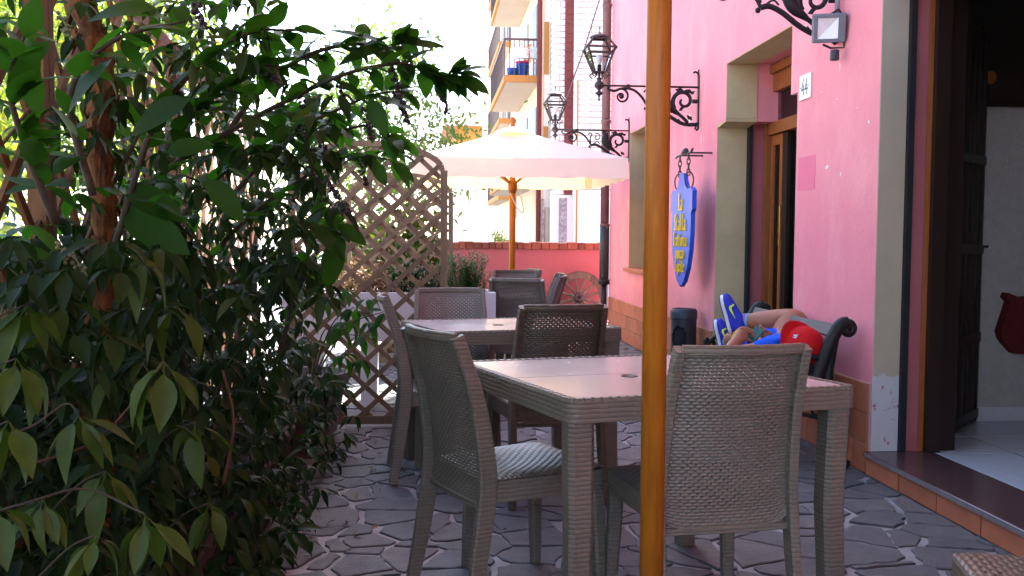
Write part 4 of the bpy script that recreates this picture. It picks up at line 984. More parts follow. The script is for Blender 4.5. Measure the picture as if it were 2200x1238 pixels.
# ------------------------------------------------------------------ parasols
def parasol(x, y, zhem, half, peak, label, rp=.028, rot=0):
    t = thing('parasol', label, 'parasol', (x, y, 0), R_(rot))
    MB().tube([(0, 0, .04), (0, 0, peak - .04)], rp, 20).build('pole', 'wood_pole', t, True)
    MB().bbox(-.25, .25, -.25, .25, .001, .045, .01).build('base', 'concrete_pot', t)
    MB().lathe([(.02, peak - .03), (.03, peak), (.02, peak + .015), (.035, peak + .035), (.034, peak + .065), (.015, peak + .095), (.001, peak + .10)], 14).build('finial', 'wood_pole', t, True)
    zt = zhem + .20; nseg = 10
    cs = [(-half, -half), (half, -half), (half, half), (-half, half)]
    for k in range(4):
        a, b = Vector(cs[k]), Vector(cs[(k + 1) % 4]); mb = MB(); pts = {}
        for i in range(nseg + 1):
            for j in range(nseg + 1):
                f = i / nseg; e = a.lerp(b, j / nseg) * f
                sag = -.05 * math.sin(math.pi * f) * math.sin(math.pi * j / nseg) - .015 * math.sin(math.pi * j / nseg) * f
                mb.v.append((e.x, e.y, zt + (peak - .03 - zt) * (1 - f) ** 1.08 + sag))
        for i in range(nseg):
            for j in range(nseg):
                p = i * (nseg + 1) + j; mb.f.append((p, p + 1, p + nseg + 2, p + nseg + 1))
        mb.build('canopy_panel', 'canvas', t, True)
        v = MB()
        for j in range(21):
            e = a.lerp(b, j / 20); sg = -.015 * math.sin(math.pi * j / 20); ww = .008 * math.sin(j * 2.1)
            nd = Vector((e.x / half, e.y / half)); nd = Vector((0, 0)) if nd.length == 0 else nd
            out_ = Vector((b - a).yx); out_ = Vector((out_.x, -out_.y)).normalized()
            v.v.append((e.x, e.y, zt + sg)); v.v.append((e.x + out_.x * (.01 + ww), e.y + out_.y * (.01 + ww), zhem + .008 * math.sin(j * 1.7)))
        for j in range(20): v.f.append((2 * j, 2 * j + 2, 2 * j + 3, 2 * j + 1))
        v.build('valance', 'canvas', t, True)
        MB().bar((0, 0, peak - .12), (a.x * .985, a.y * .985, zt - .012), .018, .03).build('rib', 'wood_pole', t)
        MB().bar((0, 0, zt - .22), (a.x * .45, a.y * .45, zt + (peak - zt) * .42), .016, .022).build('strut', 'wood_pole', t)
    # vent cap over the peak
    vc = MB(); q = half * .2
    vc.add([(-q, -q, peak - .085), (q, -q, peak - .085), (q, q, peak - .085), (-q, q, peak - .085), (0, 0, peak + .005)], [(0, 1, 4), (1, 2, 4), (2, 3, 4), (3, 0, 4)]); vc.build('vent_cap', 'canvas', t)
    MB().lathe([(rp + .002, zt - .30), (.050, zt - .26), (.050, zt - .20), (rp + .002, zt - .17)], 14).build('hub', 'wood_pole', t, True)
    MB().tube(smooth_path([(rp, -rp, zt - .18), (.09, -.06, zt - .36), (.11, -.05, zt - .5), (.05, -.05, zt - .46), (-.03, -.05, zt - .30)], 6), .005, 6).build('cord', 'planter_white', t, True)
    return t
parasol(.85, 10.05, 1.735, 1.02, 2.34, 'white square parasol open over the far tables', .034)
parasol(.462, 1.94, 2.17, 1.40, 2.95, 'orange wooden parasol pole standing in front of the near table', .0255)  # its canopy is out of view, enlarged to shade the foreground

# ------------------------------------------------------------------ trellis panels
def clip_line(poly, p, d):
    t0, t1 = -1e9, 1e9; n = len(poly)
    for i in range(n):
        a, b = poly[i], poly[(i + 1) % n]; nx, ny = b[1] - a[1], -(b[0] - a[0])
        den = nx * d[0] + ny * d[1]; num = nx * (a[0] - p[0]) + ny * (a[1] - p[1])
        if abs(den) < 1e-9:
            if num < 0: return None
            continue
        t = num / den
        if den > 0: t1 = min(t1, t)
        else: t0 = max(t0, t)
    return (t0, t1) if t1 - t0 > .03 else None
def trellis(label, P, Q, h, rise, mat, sp=.155, name='trellis_panel', post=.042, ang=43):
    P, Q = Vector((P[0], P[1], 0)), Vector((Q[0], Q[1], 0)); ex = (Q - P).normalized(); w = (Q - P).length; ny = Vector((ex.y, -ex.x, 0))
    t = thing(name, label, 'trellis', tuple(P), 0)
    W3 = lambda u, z, o=0: ex * u + ny * o + Vector((0, 0, z))
    out = [(0, .03), (w, .03), (w, h)] + ([(w / 2 + (w / 2) * math.cos(a), h + rise * math.sin(a)) for a in np.linspace(0, math.pi, 13)[1:-1]] if rise else []) + [(0, h)]
    for sgn in (1, -1):
        d = (math.cos(R_(ang)), sgn * math.sin(R_(ang))); k = -60
        while k < 60:
            c = clip_line(out, (0, k * sp + .02), d)
            if c:
                a = (0 + d[0] * c[0], k * sp + .02 + d[1] * c[0]); b = (d[0] * c[1], k * sp + .02 + d[1] * c[1])
                MB().bar(W3(a[0], a[1], .007 * sgn), W3(b[0], b[1], .007 * sgn), .012, .030, tuple(ny.cross(W3(b[0] - a[0], b[1] - a[1]).normalized()))).build('slat', mat, t)
            k += 1
    for u in (-post / 2, w + post / 2): MB().bar(W3(u, 0), W3(u, h + (.0 if rise else .03)), post, .045, tuple(ny)).build('post', mat, t)
    MB().bar(W3(0, .045), W3(w, .045), .03, .05).build('rail', mat, t)
    if rise:
        ap = [(w / 2 + (w / 2 + .01) * math.cos(a), h + rise * math.sin(a)) for a in np.linspace(0, math.pi, 17)]
        for i in range(16): MB().bar(W3(*ap[i]), W3(*ap[i + 1]), .036, .034).build('arch_piece', mat, t)
    else: MB().bar(W3(0, h), W3(w, h), .03, .05).build('rail', mat, t)
    return t
trellis('arched wooden trellis panel standing beside the tables', (-.82, 5.87), (.055, 5.87), 1.575, .16, 'wood_trellis')
trellis('second arched trellis panel farther back behind the planter', (-.72, 8.75), (.155, 8.75), 1.575, .16, 'wood_trellis')
trellis('brown trellis fence panel behind the shrubs, nearest to us', (-1.02, 2.65), (-1.16, 4.42), 2.0, 0, 'wood_trellis_warm', .29)
trellis('brown trellis fence panel behind the shrubs, cropped by the left edge', (-.93, 1.30), (-1.013, 2.56), 2.0, 0, 'wood_trellis_warm', .29)
trellis('brown trellis fence panel behind the shrubs, farthest of the row', (-1.165, 4.51), (-1.29, 6.1), 2.0, 0, 'wood_trellis_warm', .29)
trellis('brown trellis fence panel glimpsed beyond the far end of the shrubs', (-1.295, 6.19), (-1.42, 7.8), 2.0, 0, 'wood_trellis_warm', .29)

# ------------------------------------------------------------------ white planter on posts
pl = thing('planter', 'long white concrete planter on posts with herbs behind the trellis', 'planter', (-.2, 6.7, 0))
wpart('trough', MB().box(-1.0, .44, 6.50, 6.55, .50, .79).box(-1.0, .44, 6.95, 7.0, .50, .79).box(-1.0, -.95, 6.5505, 6.9495, .50, .79).box(.39, .44, 6.5505, 6.9495, .50, .79).box(-1.0, .44, 6.50, 7.0, .46, .4995), 'planter_white', pl)
wpart('soil', MB().box(-.95, .39, 6.55, 6.95, .70, .755), 'soil', pl)
for x in (-.86, -.48, -.18, .30): wpart('leg', MB().box(x, x + .10, 6.56, 6.92, 0, .4595), 'planter_white', pl)

# ------------------------------------------------------------------ wagon wheel
wh = thing('wagon_wheel', 'old grey wooden wagon wheel leaning against the low pink wall', 'wheel', (2.02 - .02, 12.78, 0))
wr = .36
wh.rotation_euler = (R_(-7), 0, R_(-14))
for k in range(6):
    a0, a1 = math.pi / 3 * k + .012, math.pi / 3 * (k + 1) - .012; mb = MB(); n = 8
    for i in range(n + 1):
        a = a0 + (a1 - a0) * i / n
        for r, yy in ((wr - .095, -.028), (wr - .012, -.028), (wr - .012, .028), (wr - .095, .028)): mb.v.append((r * math.cos(a), yy, wr + r * math.sin(a)))
    for i in range(n):
        for q in range(4): mb.f.append((4 * i + q, 4 * i + (q + 1) % 4, 4 * i + 4 + (q + 1) % 4, 4 * i + 4 + q))
    mb.f += [(0, 1, 2, 3), (4 * n + 3, 4 * n + 2, 4 * n + 1, 4 * n)]
    mb.build('felloe', 'wood_wheel', wh)
ty = MB(); n = 48
for i in range(n):
    a = 2 * math.pi * i / n
    for r, yy in ((wr - .0115, -.03), (wr, -.03), (wr, .03), (wr - .0115, .03)): ty.v.append((r * math.cos(a), yy, wr + r * math.sin(a)))
for i in range(n):
    for q in range(4): ty.f.append((4 * i + q, 4 * i + (q + 1) % 4, (4 * i + 4 + (q + 1) % 4) % (4 * n), (4 * i + 4 + q) % (4 * n)))
ty.build('iron_tyre', 'iron_rust', wh)
for k in range(12):
    a = math.pi / 6 * k + .26; MB().tube([(.07 * math.cos(a), -.03, wr + .07 * math.sin(a)), (.17 * math.cos(a), -.012, wr + .17 * math.sin(a)), ((wr - .07) * math.cos(a), 0, wr + (wr - .07) * math.sin(a))], [.022, .018, .021], 7).build('spoke', 'wood_wheel', wh)
hb = MB().lathe([(.02, -.12), (.045, -.12), (.052, -.10), (.055, -.07), (.078, -.045), (.082, 0), (.07, .03)], 18, (0, 0, wr), 'y'); hub = hb.build('hub', 'iron_rust', wh, 40)
MB().lathe([(.026, -.124), (.026, -.1205)], 14, (0, 0, wr), 'y').build('axle_hole_disc', 'bin_dark', hub)  # raised near-black disc, the shade of a hole put into colour

# ------------------------------------------------------------------ litter bin with ashtray top
bn = thing('litter_bin', 'black round litter bin with a round opening standing by the pink wall', 'bin', (2.035, 7.55, 0), R_(123))
R0 = .103
body = MB(); nn_ = 40; rows = [0.02, .12, .20, .26, .30, .34, .38, .42, .46, .50]
zs = np.linspace(.02, .52, 34)
for zz in zs:
    for k in range(nn_): a = 2 * math.pi * k / nn_; body.v.append((R0 * math.cos(a), R0 * math.sin(a), zz))
for i in range(len(zs) - 1):
    for k in range(nn_):
        am = 2 * math.pi * (k + .5) / nn_; zm = (zs[i] + zs[i + 1]) / 2
        da = ((am - math.pi / 2 - .35 + math.pi) % (2 * math.pi) - math.pi) * R0
        if (da / .068) ** 2 + ((zm - .375) / .095) ** 2 < 1: continue
        a, b = i * nn_ + k, i * nn_ + (k + 1) % nn_; body.f.append((a, b, b + nn_, a + nn_))
body.build('body', 'bin_black', bn, True)
MB().lathe([(.09, .02), (.09, .5)], 24).build('liner', 'bin_dark', bn, True)
MB().lathe([(.10, .0), (.10, .02)], 24).build('base', 'bin_black', bn)
lid = MB().lathe([(R0 + .001, .521), (R0 + .006, .525), (R0 + .006, .585), (R0 + .001, .592), (R0 - .006, .606), (.082, .607), (.078, .592), (.001, .590)], 32).build('lid', 'bin_black', bn, 40)
MB().lathe([(.05, .5905), (.04, .598), (.001, .600)], 16).build('ash_sand', 'grout', lid)

# ------------------------------------------------------------------ bench
bx0, bx1, by0, by1 = 1.70, 2.10, 4.68, 5.92
be = thing('bench', 'cast iron bench with grey wooden slats against the pink wall', 'bench', (1.9, 5.3, 0))
for y in (by0, by1):
    P = lambda pts, r, fl=.9, k=6: MB().tube([(p.x, y, p.y) for p in smooth_path([(a, b, 0) for a, b in pts], k)], r, 8, True, fl, (0, 1, 0))
    e = wpart('end_frame', P([(2.115, .745), (2.075, .735), (2.045, .69), (2.015, .62), (1.985, .54), (1.955, .47), (1.93, .43)], .036, .8), 'iron', be, True)
    MB().tube([(p[0], y, p[1]) for p in spiral((2.115, .715), .032, .006, 90, -330, 22)], .022, 8, True, .9, (0, 1, 0)).build('scroll', 'iron', e, True)
    P([(2.05, .70), (2.03, .58), (2.015, .46), (2.02, .34), (2.05, .18), (2.085, .05), (2.13, .012)], .027, .7).build('leg', 'iron', e, True)
    P([(1.74, .43), (1.72, .30), (1.715, .18), (1.70, .06), (1.66, .012)], .022, .8).build('leg', 'iron', e, True)
    P([(2.0, .42), (1.86, .405), (1.72, .42)], .020, .8).build('seat_rail', 'iron', e, True)
    P([(1.99, .56), (1.92, .575), (1.84, .565), (1.78, .53), (1.745, .48), (1.735, .42)], .014, .9).build('arm', 'iron', e, True)
    MB().tube([(p[0], y, p[1]) for p in spiral((1.775, .505), .042, .008, 120, 500, 22)], .013, 8, True, .9, (0, 1, 0)).build('scroll', 'iron', e, True)
    for (c, r, a0) in (((1.90, .50), .045, 0), ((1.955, .515), .035, 140), ((1.85, .485), .035, 250), ((1.90, .34), .05, 30), ((1.80, .33), .045, 200), ((1.97, .30), .045, 80)):
        MB().tube([(p[0], y, p[1]) for p in spiral(c, r, .008, a0, a0 + 420, 22)], .008, 6, True, .8, (0, 1, 0)).build('filigree', 'iron', e, True)
    P([(1.72, .22), (1.86, .28), (2.04, .24)], .011).build('stretcher', 'iron', e, True)
slm = MB().bbox(-.033, .033, by0 + .03 - 5.3, by1 - .03 - 5.3, -.013, .013, .004).mesh('slat', 'wood_bench')
for k in range(5):
    obj('seat_slat', slm, be, (1.735 + k * .072 - 1.9, 0, .448), (0, R_(-2), 0))
for k, (x, z) in enumerate(((1.975, .535), (2.005, .61), (2.038, .685))):
    obj('back_slat', slm, be, (x - 1.9 + .008, 0, z + .02), (0, R_(-67), 0))
# ------------------------------------------------------------------ child lying on the bench
def skin(name, V, E, mat, parent=None, lv=2):
    me = bpy.data.meshes.new(name); me.from_pydata([tuple(v[:3]) for v in V], E, []); me.update()
    o = bpy.data.objects.new(name, me); col.objects.link(o)
    md = o.modifiers.new('skin', 'SKIN'); md.use_smooth_shade = True
    for i, v in enumerate(V):
        sv = me.skin_vertices[0].data[i]; sv.radius = (v[3], v[3]); sv.use_root = (i == 0)
    sb = o.modifiers.new('sub', 'SUBSURF'); sb.levels = lv; sb.render_levels = lv
    bpy.context.view_layer.update(); dg = bpy.context.evaluated_depsgraph_get()
    nm = bpy.data.meshes.new_from_object(o.evaluated_get(dg)); nm.name = name
    bpy.data.objects.remove(o); bpy.data.meshes.remove(me)
    nm.materials.clear(); nm.materials.append(MATS[mat]); nm.shade_smooth()
    p = obj(name, nm, parent)
    if parent is not None and parent.data is None: p.matrix_parent_inverse = Matrix.Translation(-parent.location)
    return p
kid = thing('person', 'child in blue lying on the bench with crossed legs, holding a phone', 'person', (1.91, 5.30, .46))
def Pj(px, py, Y, r): q = PY(px, py, Y); return (q.x, q.y, q.z, r)
V = []; E = []
def jn(v, link=None):
    V.append(v); i = len(V) - 1
    if link is not None: E.append((link, i))
    return i
pel = jn((1.915, 5.27, .545, .088)); bel = jn((1.915, 5.16, .552, .088), pel); che = jn((1.915, 5.04, .57, .092), bel); nec = jn((1.92, 4.935, .590, .045), che)
hd0 = jn((1.928, 4.875, .615, .068), nec); hd = jn((1.93, 4.81, .622, .084), hd0)
nose = jn((1.905, 4.885, .692, .012), hd0)
# right leg (knee up against the backrest, ankle on the other knee)
rh = jn((1.99, 5.31, .555, .080), pel); rk0 = jn((2.065, 5.33, .64, .118), rh); rk = jn(Pj(1712, 698, 5.36, .135), rk0); rs = jn(Pj(1655, 691, 5.44, .078), rk); ra = jn(Pj(1606, 690, 5.53, .045), rs); rf = jn(Pj(1580, 690, 5.56, .032), ra)
# left leg
lh = jn((1.845, 5.31, .55, .078), pel); lk = jn((1.835, 5.57, .585, .055), lh); ls = jn((1.825, 5.70, .55, .046), lk); la = jn(Pj(1566, 735, 5.82, .034), ls)
# arms
lsh = jn((1.80, 4.99, .575, .050), che); lel = jn(Pj(1563, 762, 5.06, .046), lsh); lw = jn(Pj(1578, 738, 5.10, .034), lel); lp = jn(Pj(1596, 720, 5.12, .034), lw)
rsh = jn((2.03, 4.99, .58, .050), che); rel = jn(Pj(1693, 752, 5.10, .046), rsh); rw = jn(Pj(1662, 736, 5.13, .034), rel); rp_ = jn(Pj(1648, 722, 5.14, .030), rw)
for k, (a, b, c) in enumerate([((1590, 706), (1596, 704), (1607, 716)), ((1598, 705), (1605, 705), (1613, 718)), ((1606, 707), (1612, 708), (1617, 721)), ((1612, 712), (1617, 714), (1619, 726))]):
    i = jn(Pj(*a, 5.12, .0115), lp); i = jn(Pj(*b, 5.11, .0108), i); jn(Pj(*c, 5.105, .0095), i)
i = jn(Pj(1604, 730, 5.10, .0095), lp); jn(Pj(1615, 733, 5.10, .008), i)
for a, b, c in [((1641, 707), (1634, 701), (1627, 703)), ((1642, 713), (1638, 707), (1632, 708)), ((1643, 720), (1640, 714), (1634, 716)), ((1644, 727), (1640, 722), (1635, 724))]:
    i = jn(Pj(*a, 5.145, .0115), rp_); i = jn(Pj(*b, 5.15, .0108), i); jn(Pj(*c, 5.17, .0095), i)
i = jn(Pj(1648, 712, 5.12, .0095), rp_); jn(Pj(1640, 709, 5.115, .008), i)
skin('body', V, E, 'skin', kid)
skin('shirt', [(1.915, 5.25, .549, .098), (1.915, 5.14, .556, .100), (1.915, 5.03, .573, .104), (1.92, 4.955, .588, .058), (1.79, 4.995, .577, .060), (1.72, 5.02, .565, .052), (2.04, 4.995, .585, .060), (2.01, 5.06, .588, .050)], [(0, 1), (1, 2), (2, 3), (2, 4), (4, 5), (2, 6), (6, 7)], 'cloth_blue', kid)
skin('shorts', [(1.915, 5.25, .545, .100), (1.992, 5.31, .557, .100), (2.048, 5.335, .618, .112), (1.842, 5.31, .552, .092), (1.838, 5.47, .577, .085)], [(0, 1), (1, 2), (0, 3), (3, 4)], 'cloth_blue', kid)
for dy in (0, .02):
    c = Vector((1.838, 5.44 + dy, .575)); wp = MB().tube([c, c + Vector((0, .006, 0))], [.079, .079], 18); wpart('hem_stripe', wp, 'stripe_yellow', kid, True)
for i, (mt, t0, t1) in enumerate((('sock_cyan', -.10, .14), ('sock_pink', .14, .36), ('sock_cyan', .36, .60))):
    a, b = PY(1598, 690, 5.545), PY(1618, 690, 5.505); a2 = a.lerp(b, t0 * 1.1); b2 = a.lerp(b, t1 * 1.1)
    wpart('sock', MB().tube([a2, a2.lerp(b2, .5), b2], [.044, .047, .044], 16), mt, kid, True)
a, b = PY(1560, 735, 5.83), PY(1574, 733, 5.78); wpart('sock', MB().tube([a, b], [.041, .043], 16), 'sock_cyan', kid, True)
def shoe(toe, heel, ank, side):
    t = (toe - heel); Ln = t.length + .02; t.normalize(); u = ank - (toe + heel) / 2; u = (u - t * u.dot(t)).normalized(); x = t.cross(u)
    Mx = Matrix.Identity(4)
    for i in range(3): Mx[i][0] = x[i]; Mx[i][1] = t[i]; Mx[i][2] = u[i]; Mx[i][3] = (heel - t * .01)[i]
    Mx = Matrix.Translation(-kid.location) @ Mx
    st = [(0, .026, .060), (.06, .033, .078), (.2, .036, .086), (.36, .035, .082), (.52, .037, .066), (.68, .042, .054), (.82, .041, .044), (.93, .031, .034), (1.0, .012, .022)]
    f = lambda y, k: np.interp(y, [s[0] for s in st], [s[k] for s in st])
    mb = MB(); n = 12
    for y in np.linspace(0, 1, 17):
        w_, h_ = f(y, 1), f(y, 2)
        for k in range(n + 1):
            a = math.pi * k / n; mb.v.append((w_ * math.cos(a) * (abs(math.cos(a)) ** -.35 if abs(math.cos(a)) > .05 else 1), y * Ln, .018 + h_ * math.sin(a) ** .8))
    for i in range(16):
        for k in range(n): p = i * (n + 1) + k; mb.f.append((p, p + 1, p + n + 2, p + n + 1))
    mb.f.append(tuple(range(n + 1))); mb.f.append(tuple(16 * (n + 1) + k for k in range(n + 1)))
    up = mb.build('shoe', 'shoe_blue', kid, True, mw=Mx)
    ol = [(f(y, 1) * 1.08 + .002, y * Ln) for y in np.linspace(0, 1, 15)]; ol = ol + [(-a, b) for a, b in ol[::-1]]
    MB().prism(ol, lambda p, q, s: (p, q - .003, .004 + s * .019)).build('midsole', 'sole_white', up)
    MB().prism(ol, lambda p, q, s: (p * .97, q - .003, -.002 + s * .0055)).build('outsole', 'sole_dark', up)
    sw = [(.30, .060), (.34, .030), (.42, .026), (.78, .050), (.45, .040), (.38, .044), (.36, .062)]
    q = MB(); q.prism([(y, z) for y, z in sw], lambda y, z, s: (side * (f(y, 1) * 1.02 + .001 + s * .004), (.92 - y * .78) * Ln, .018 + z)); q.build('side_mark', 'swoosh', up)
    for k in range(4): MB().tube([(-.016, (.42 + k * .065) * Ln, .018 + f(.42 + k * .065, 2) * .93), (0, (.43 + k * .065) * Ln, .022 + f(.42 + k * .065, 2) * 1.0), (.016, (.42 + k * .065) * Ln, .018 + f(.42 + k * .065, 2) * .93)], .003, 5).build('lace', 'shoe_blue', up)
shoe(PY(1549, 637, 5.60), PY(1568, 712, 5.56), PY(1604, 690, 5.50), -1)
shoe(PY(1536, 690, 5.88), PY(1550, 756, 5.84), PY(1584, 735, 5.78), -1)
# cap
cc = PY(1727, 744, 4.80); zc = Vector((.12, -.93, .16)).normalized(); fd = Vector((-.62, .05, .70)); fd = (fd - zc * fd.dot(zc)).normalized(); xc = fd.cross(zc)
Mc = Matrix.Identity(4)
for i in range(3): Mc[i][0] = xc[i]; Mc[i][1] = fd[i]; Mc[i][2] = zc[i]; Mc[i][3] = cc[i]
Mc = Matrix.Translation(-kid.location) @ Mc
cp = MB(); n = 24
for i in range(13):
    th = R_(100 * i / 12); r = .104 * math.sin(th) if th < R_(90) else .104
    for k in range(n):
        a = 2 * math.pi * k / n; rr = r * (1 + .05 * math.sin(a) ** 2); se = 1 - .012 * (abs(math.sin(3 * a)) < .12)
        cp.v.append((max(rr, .0005) * math.cos(a) * se, max(rr, .0005) * math.sin(a) * se, .108 * math.cos(th) - (.004 if th > R_(95) else 0)))
for i in range(12):
    for k in range(n): a, b = i * n + k, i * n + (k + 1) % n; cp.f.append((a, b, b + n, a + n))
capo = cp.build('cap', 'cap_red', kid, True, mw=Mc)
vz = MB(); m1, m2 = 14, 6
for lay in (0, .004):
    for i in range(m1 + 1):
        a = R_(25 + 130 * i / m1)
        for j in range(m2 + 1):
            e = .050 * (math.sin(math.pi * i / m1) ** .55) * j / m2; rr = .106 + e
            vz.v.append((.103 * math.cos(a) * (1 + .12 * j / m2), rr * math.sin(a) + (.0 if j == 0 else 0), .006 - lay - .020 * (abs(math.cos(a)) ** 2) * (j / m2 + .3)))
o2 = (m1 + 1) * (m2 + 1)
for lay in (0, o2):
    for i in range(m1):
        for j in range(m2): p = lay + i * (m2 + 1) + j; vz.f.append((p, p + 1, p + m2 + 2, p + m2 + 1))
for i in range(m1): p = i * (m2 + 1) + m2; vz.f.append((p, p + m2 + 1, p + m2 + 1 + o2, p + o2))
vz.build('visor', 'cap_red', capo, True)
MB().sphere((0, 0, .109), .007, 8, 5).build('button', 'cap_red', capo, True)
lg = MB(); e0 = Vector((-.25, .80, .54)).normalized(); ex = Vector((0, 0, 1)).cross(e0).normalized() * -1; ez = e0.cross(ex) * -1
strokes(lg, [((-.008, -.009), (-.008, .009)), ((-.008, .009), (.003, -.009)), ((.003, -.009), (.003, .009)), ((.0, .010), (.006, .002)), ((.012, .010), (.006, .002)), ((.006, .002), (.006, -.011))], .0035, lambda u, v, s: tuple(e0 * (.1085 + s * 1.5) + ex * u + ez * v))
lg.build('front_mark', 'sole_white', capo)
wpart('hair', MB().sphere((1.93, 4.845, .612), .088, 14, 8, (1.0, .75, .95)), 'hair_dark', kid, True)
for dx in (-.03, .022): wpart('eye', MB().sphere((1.918 + dx, 4.872, .680), .008, 8, 6), 'hair_dark', kid, True)
wpart('mouth', MB().tube([(1.895, 4.92, .665), (1.908, 4.922, .668), (1.922, 4.92, .665)], .004, 6), 'stem_red', kid, True)
wpart('ear', MB().sphere((1.835, 4.845, .615), .022, 10, 6, (.35, .8, 1.1)), 'skin', kid, True)
# phone in the hands
pc, pt, pb = PY(1623, 718, 5.14), PY(1636, 702, 5.15), PY(1607, 734, 5.13)
px_ = (pt - pb).normalized(); pn = Vector((-.25, -.85, .42)); pn = (pn - px_ * pn.dot(px_)).normalized(); py_ = pn.cross(px_)
Mp = Matrix.Identity(4)
for i in range(3): Mp[i][0] = px_[i]; Mp[i][1] = py_[i]; Mp[i][2] = pn[i]; Mp[i][3] = pc[i]
ph = obj('smartphone', MB().bbox(-.056, .056, -.028, .028, -.005, .004, .002).mesh('smartphone', 'phone_case'), None, mw=Mp, label='dark smartphone with teal lit screen in the child\'s hands', cat='phone')
ms, nt, b = newmat('screen'); b.inputs['Base Color'].default_value = (.01, .03, .03, 1)
L(nt, ramp(nt, noise(nt, 40, 3, .5, coords(nt)), [(.4, (.006, .045, .048)), (.7, (.03, .12, .11))]), b.inputs['Emission Color']); b.inputs['Emission Strength'].default_value = .08; b.inputs['Roughness'].default_value = .15
MATS['screen'] = ms
MB().box(-.051, .051, -.024, .024, .0041, .0046).build('screen', 'screen', ph)

# ------------------------------------------------------------------ things in the room
pn_ = thing('framed_painting', 'dark framed painting hanging on the wall inside the doorway', 'painting', (3.45, 5.265, 1.97))
MB().box(-.42, .42, -.012, .0, 0, .55).build('canvas', 'painting_dark', pn_)
for (a, b, c, d) in ((-.45, .45, -.035, .0), (-.45, .45, .55, .585)): MB().box(a, b, -.03, .001, c, d).build('frame', 'wood_dark', pn_)
for s in (-1, 1): MB().box(s * .435 - .0145, s * .435 + .0145, -.03, .001, .0005, .5495).build('frame', 'wood_dark', pn_)
MB().sphere((-.27, -.014, .13), .035, 12, 6, (1, .1, 1.1)).build('painted_fruit', 'fruit_orange', pn_, True)
rc = MB(); pts = [(.0, .0), (-.10, .03), (-.115, .0), (-.08, -.03), (-.15, -.22), (-.13, -.27), (-.10, -.30), (-.03, -.36), (.25, -.38), (.25, .02)]
rc.prism(pts, lambda u, v, s: (PY(2196, 640, 5.2).x + u * .75, 5.215 + s * .064, PY(2190, 640, 5.2).z + v * .9)).build('draped_cloth', 'cloth_darkred', label='dark red draped cloth at the right edge inside the doorway', cat='cloth')

# ------------------------------------------------------------------ foliage
def leaf_data(ns=6, W=.20, fold=.25, curl=.25, pet=.10, tip=1.0):
    vs, fs = [], []
    for i in range(ns + 1):
        t = i / ns
        if t < 1e-6: wd = .012
        else: wd = W * (math.sin(math.pi * min(1, t ** .82)) ** tip) + .004
        y = pet + t * (1 - pet); z = -curl * t * t
        vs += [(-wd, y, z + fold * wd), (0, y, z), (wd, y, z + fold * wd)]
    vs += [(-.008, 0, .0), (.008, 0, .0)]
    for i in range(ns):
        a = 3 * i; fs += [(a, a + 1, a + 4, a + 3), (a + 1, a + 2, a + 5, a + 4)]
    k = 3 * (ns + 1); fs += [(k, k + 1, 2, 0)]
    return np.array(vs, float), fs
LEAF = {'laurel': [leaf_data(6, w_, .42, c, .20) for c, w_ in ((.05, .15), (.2, .18), (.34, .165), (.5, .14))], 'poke': [leaf_data(6, .215, .12, c, .08, .85) for c in (.05, .18, .30)], 'small': [leaf_data(3, .2, .2, .2, .05)], 'needle': [leaf_data(2, .10, .1, .05, .0)]}
def leaf_mesh(kind, i, mat):
    vs, fs = LEAF[kind][i]; me = bpy.data.meshes.new('leaf'); me.from_pydata(vs.tolist(), [], fs); me.materials.append(MATS[mat]); me.shade_smooth(); return me
LM = {}
def frame(d, up):
    y = Vector(d).normalized(); z = Vector(up); z = z - y * z.dot(y)
    if z.length < 1e-3: z = y.orthogonal()
    z.normalize(); x = y.cross(z); return x, y, z
class Plant:
    def __init__(s, t, kind, mat, off=(0, 0, 0)): s.t = t; s.kind = kind; s.mat = mat; s.L = []
    def leaf(s, p, d, up, size): s.L.append((Vector(p), *frame(d, up), size, random.randrange(len(LEAF[s.kind]))))
    def flush(s, singles=0, name='leaf'):
        def vis(l):
            v = l[0] - Vector((0, 0, HC)); return l[4] / max(.2, v.length)
        s.L.sort(key=vis, reverse=True); loc = s.t.location
        for (p, x, y, z, sz, k) in s.L[:singles]:
            m = Matrix.Identity(4)
            for i in range(3): m[i][0] = x[i] * sz; m[i][1] = y[i] * sz; m[i][2] = z[i] * sz; m[i][3] = p[i] - loc[i]
            key = (s.kind, k, s.mat)
            if key not in LM: LM[key] = leaf_mesh(*key)
            obj(name, LM[key], s.t, mw=m)
        rest = s.L[singles:]
        if not rest: return
        av, af, o = [], [], 0; loops = []
        for k in range(len(LEAF[s.kind])):
            g = [l for l in rest if l[5] == k]
            if not g: continue
            vs, fs = LEAF[s.kind][k]
            R = np.array([[list(l[1]), list(l[2]), list(l[3])] for l in g]); S = np.array([l[4] for l in g]); T = np.array([list(l[0] - loc) for l in g])
            W = np.einsum('vk,nkc->nvc', vs, R) * S[:, None, None] + T[:, None, :]
            F = np.array(fs)
            av.append(W.reshape(-1, 3)); af.append((F[None] + (np.arange(len(g)) * len(vs))[:, None, None] + o).reshape(-1, 4)); o += len(g) * len(vs)
        av = np.concatenate(av); af = np.concatenate(af)
        me = bpy.data.meshes.new('foliage'); me.vertices.add(len(av)); me.vertices.foreach_set('co', av.ravel()); me.loops.add(af.size); me.loops.foreach_set('vertex_index', af.ravel().astype(np.int32))
        me.polygons.add(len(af)); me.polygons.foreach_set('loop_start', (np.arange(len(af)) * 4).astype(np.int32)); me.polygons.foreach_set('loop_total', np.full(len(af), 4, np.int32))
        me.update(calc_edges=True); me.validate(); me.materials.append(MATS[s.mat]); me.shade_smooth()
        obj('foliage', me, s.t, kind='stuff')
def rv(): return Vector(rng.normal(0, 1, 3)).normalized()
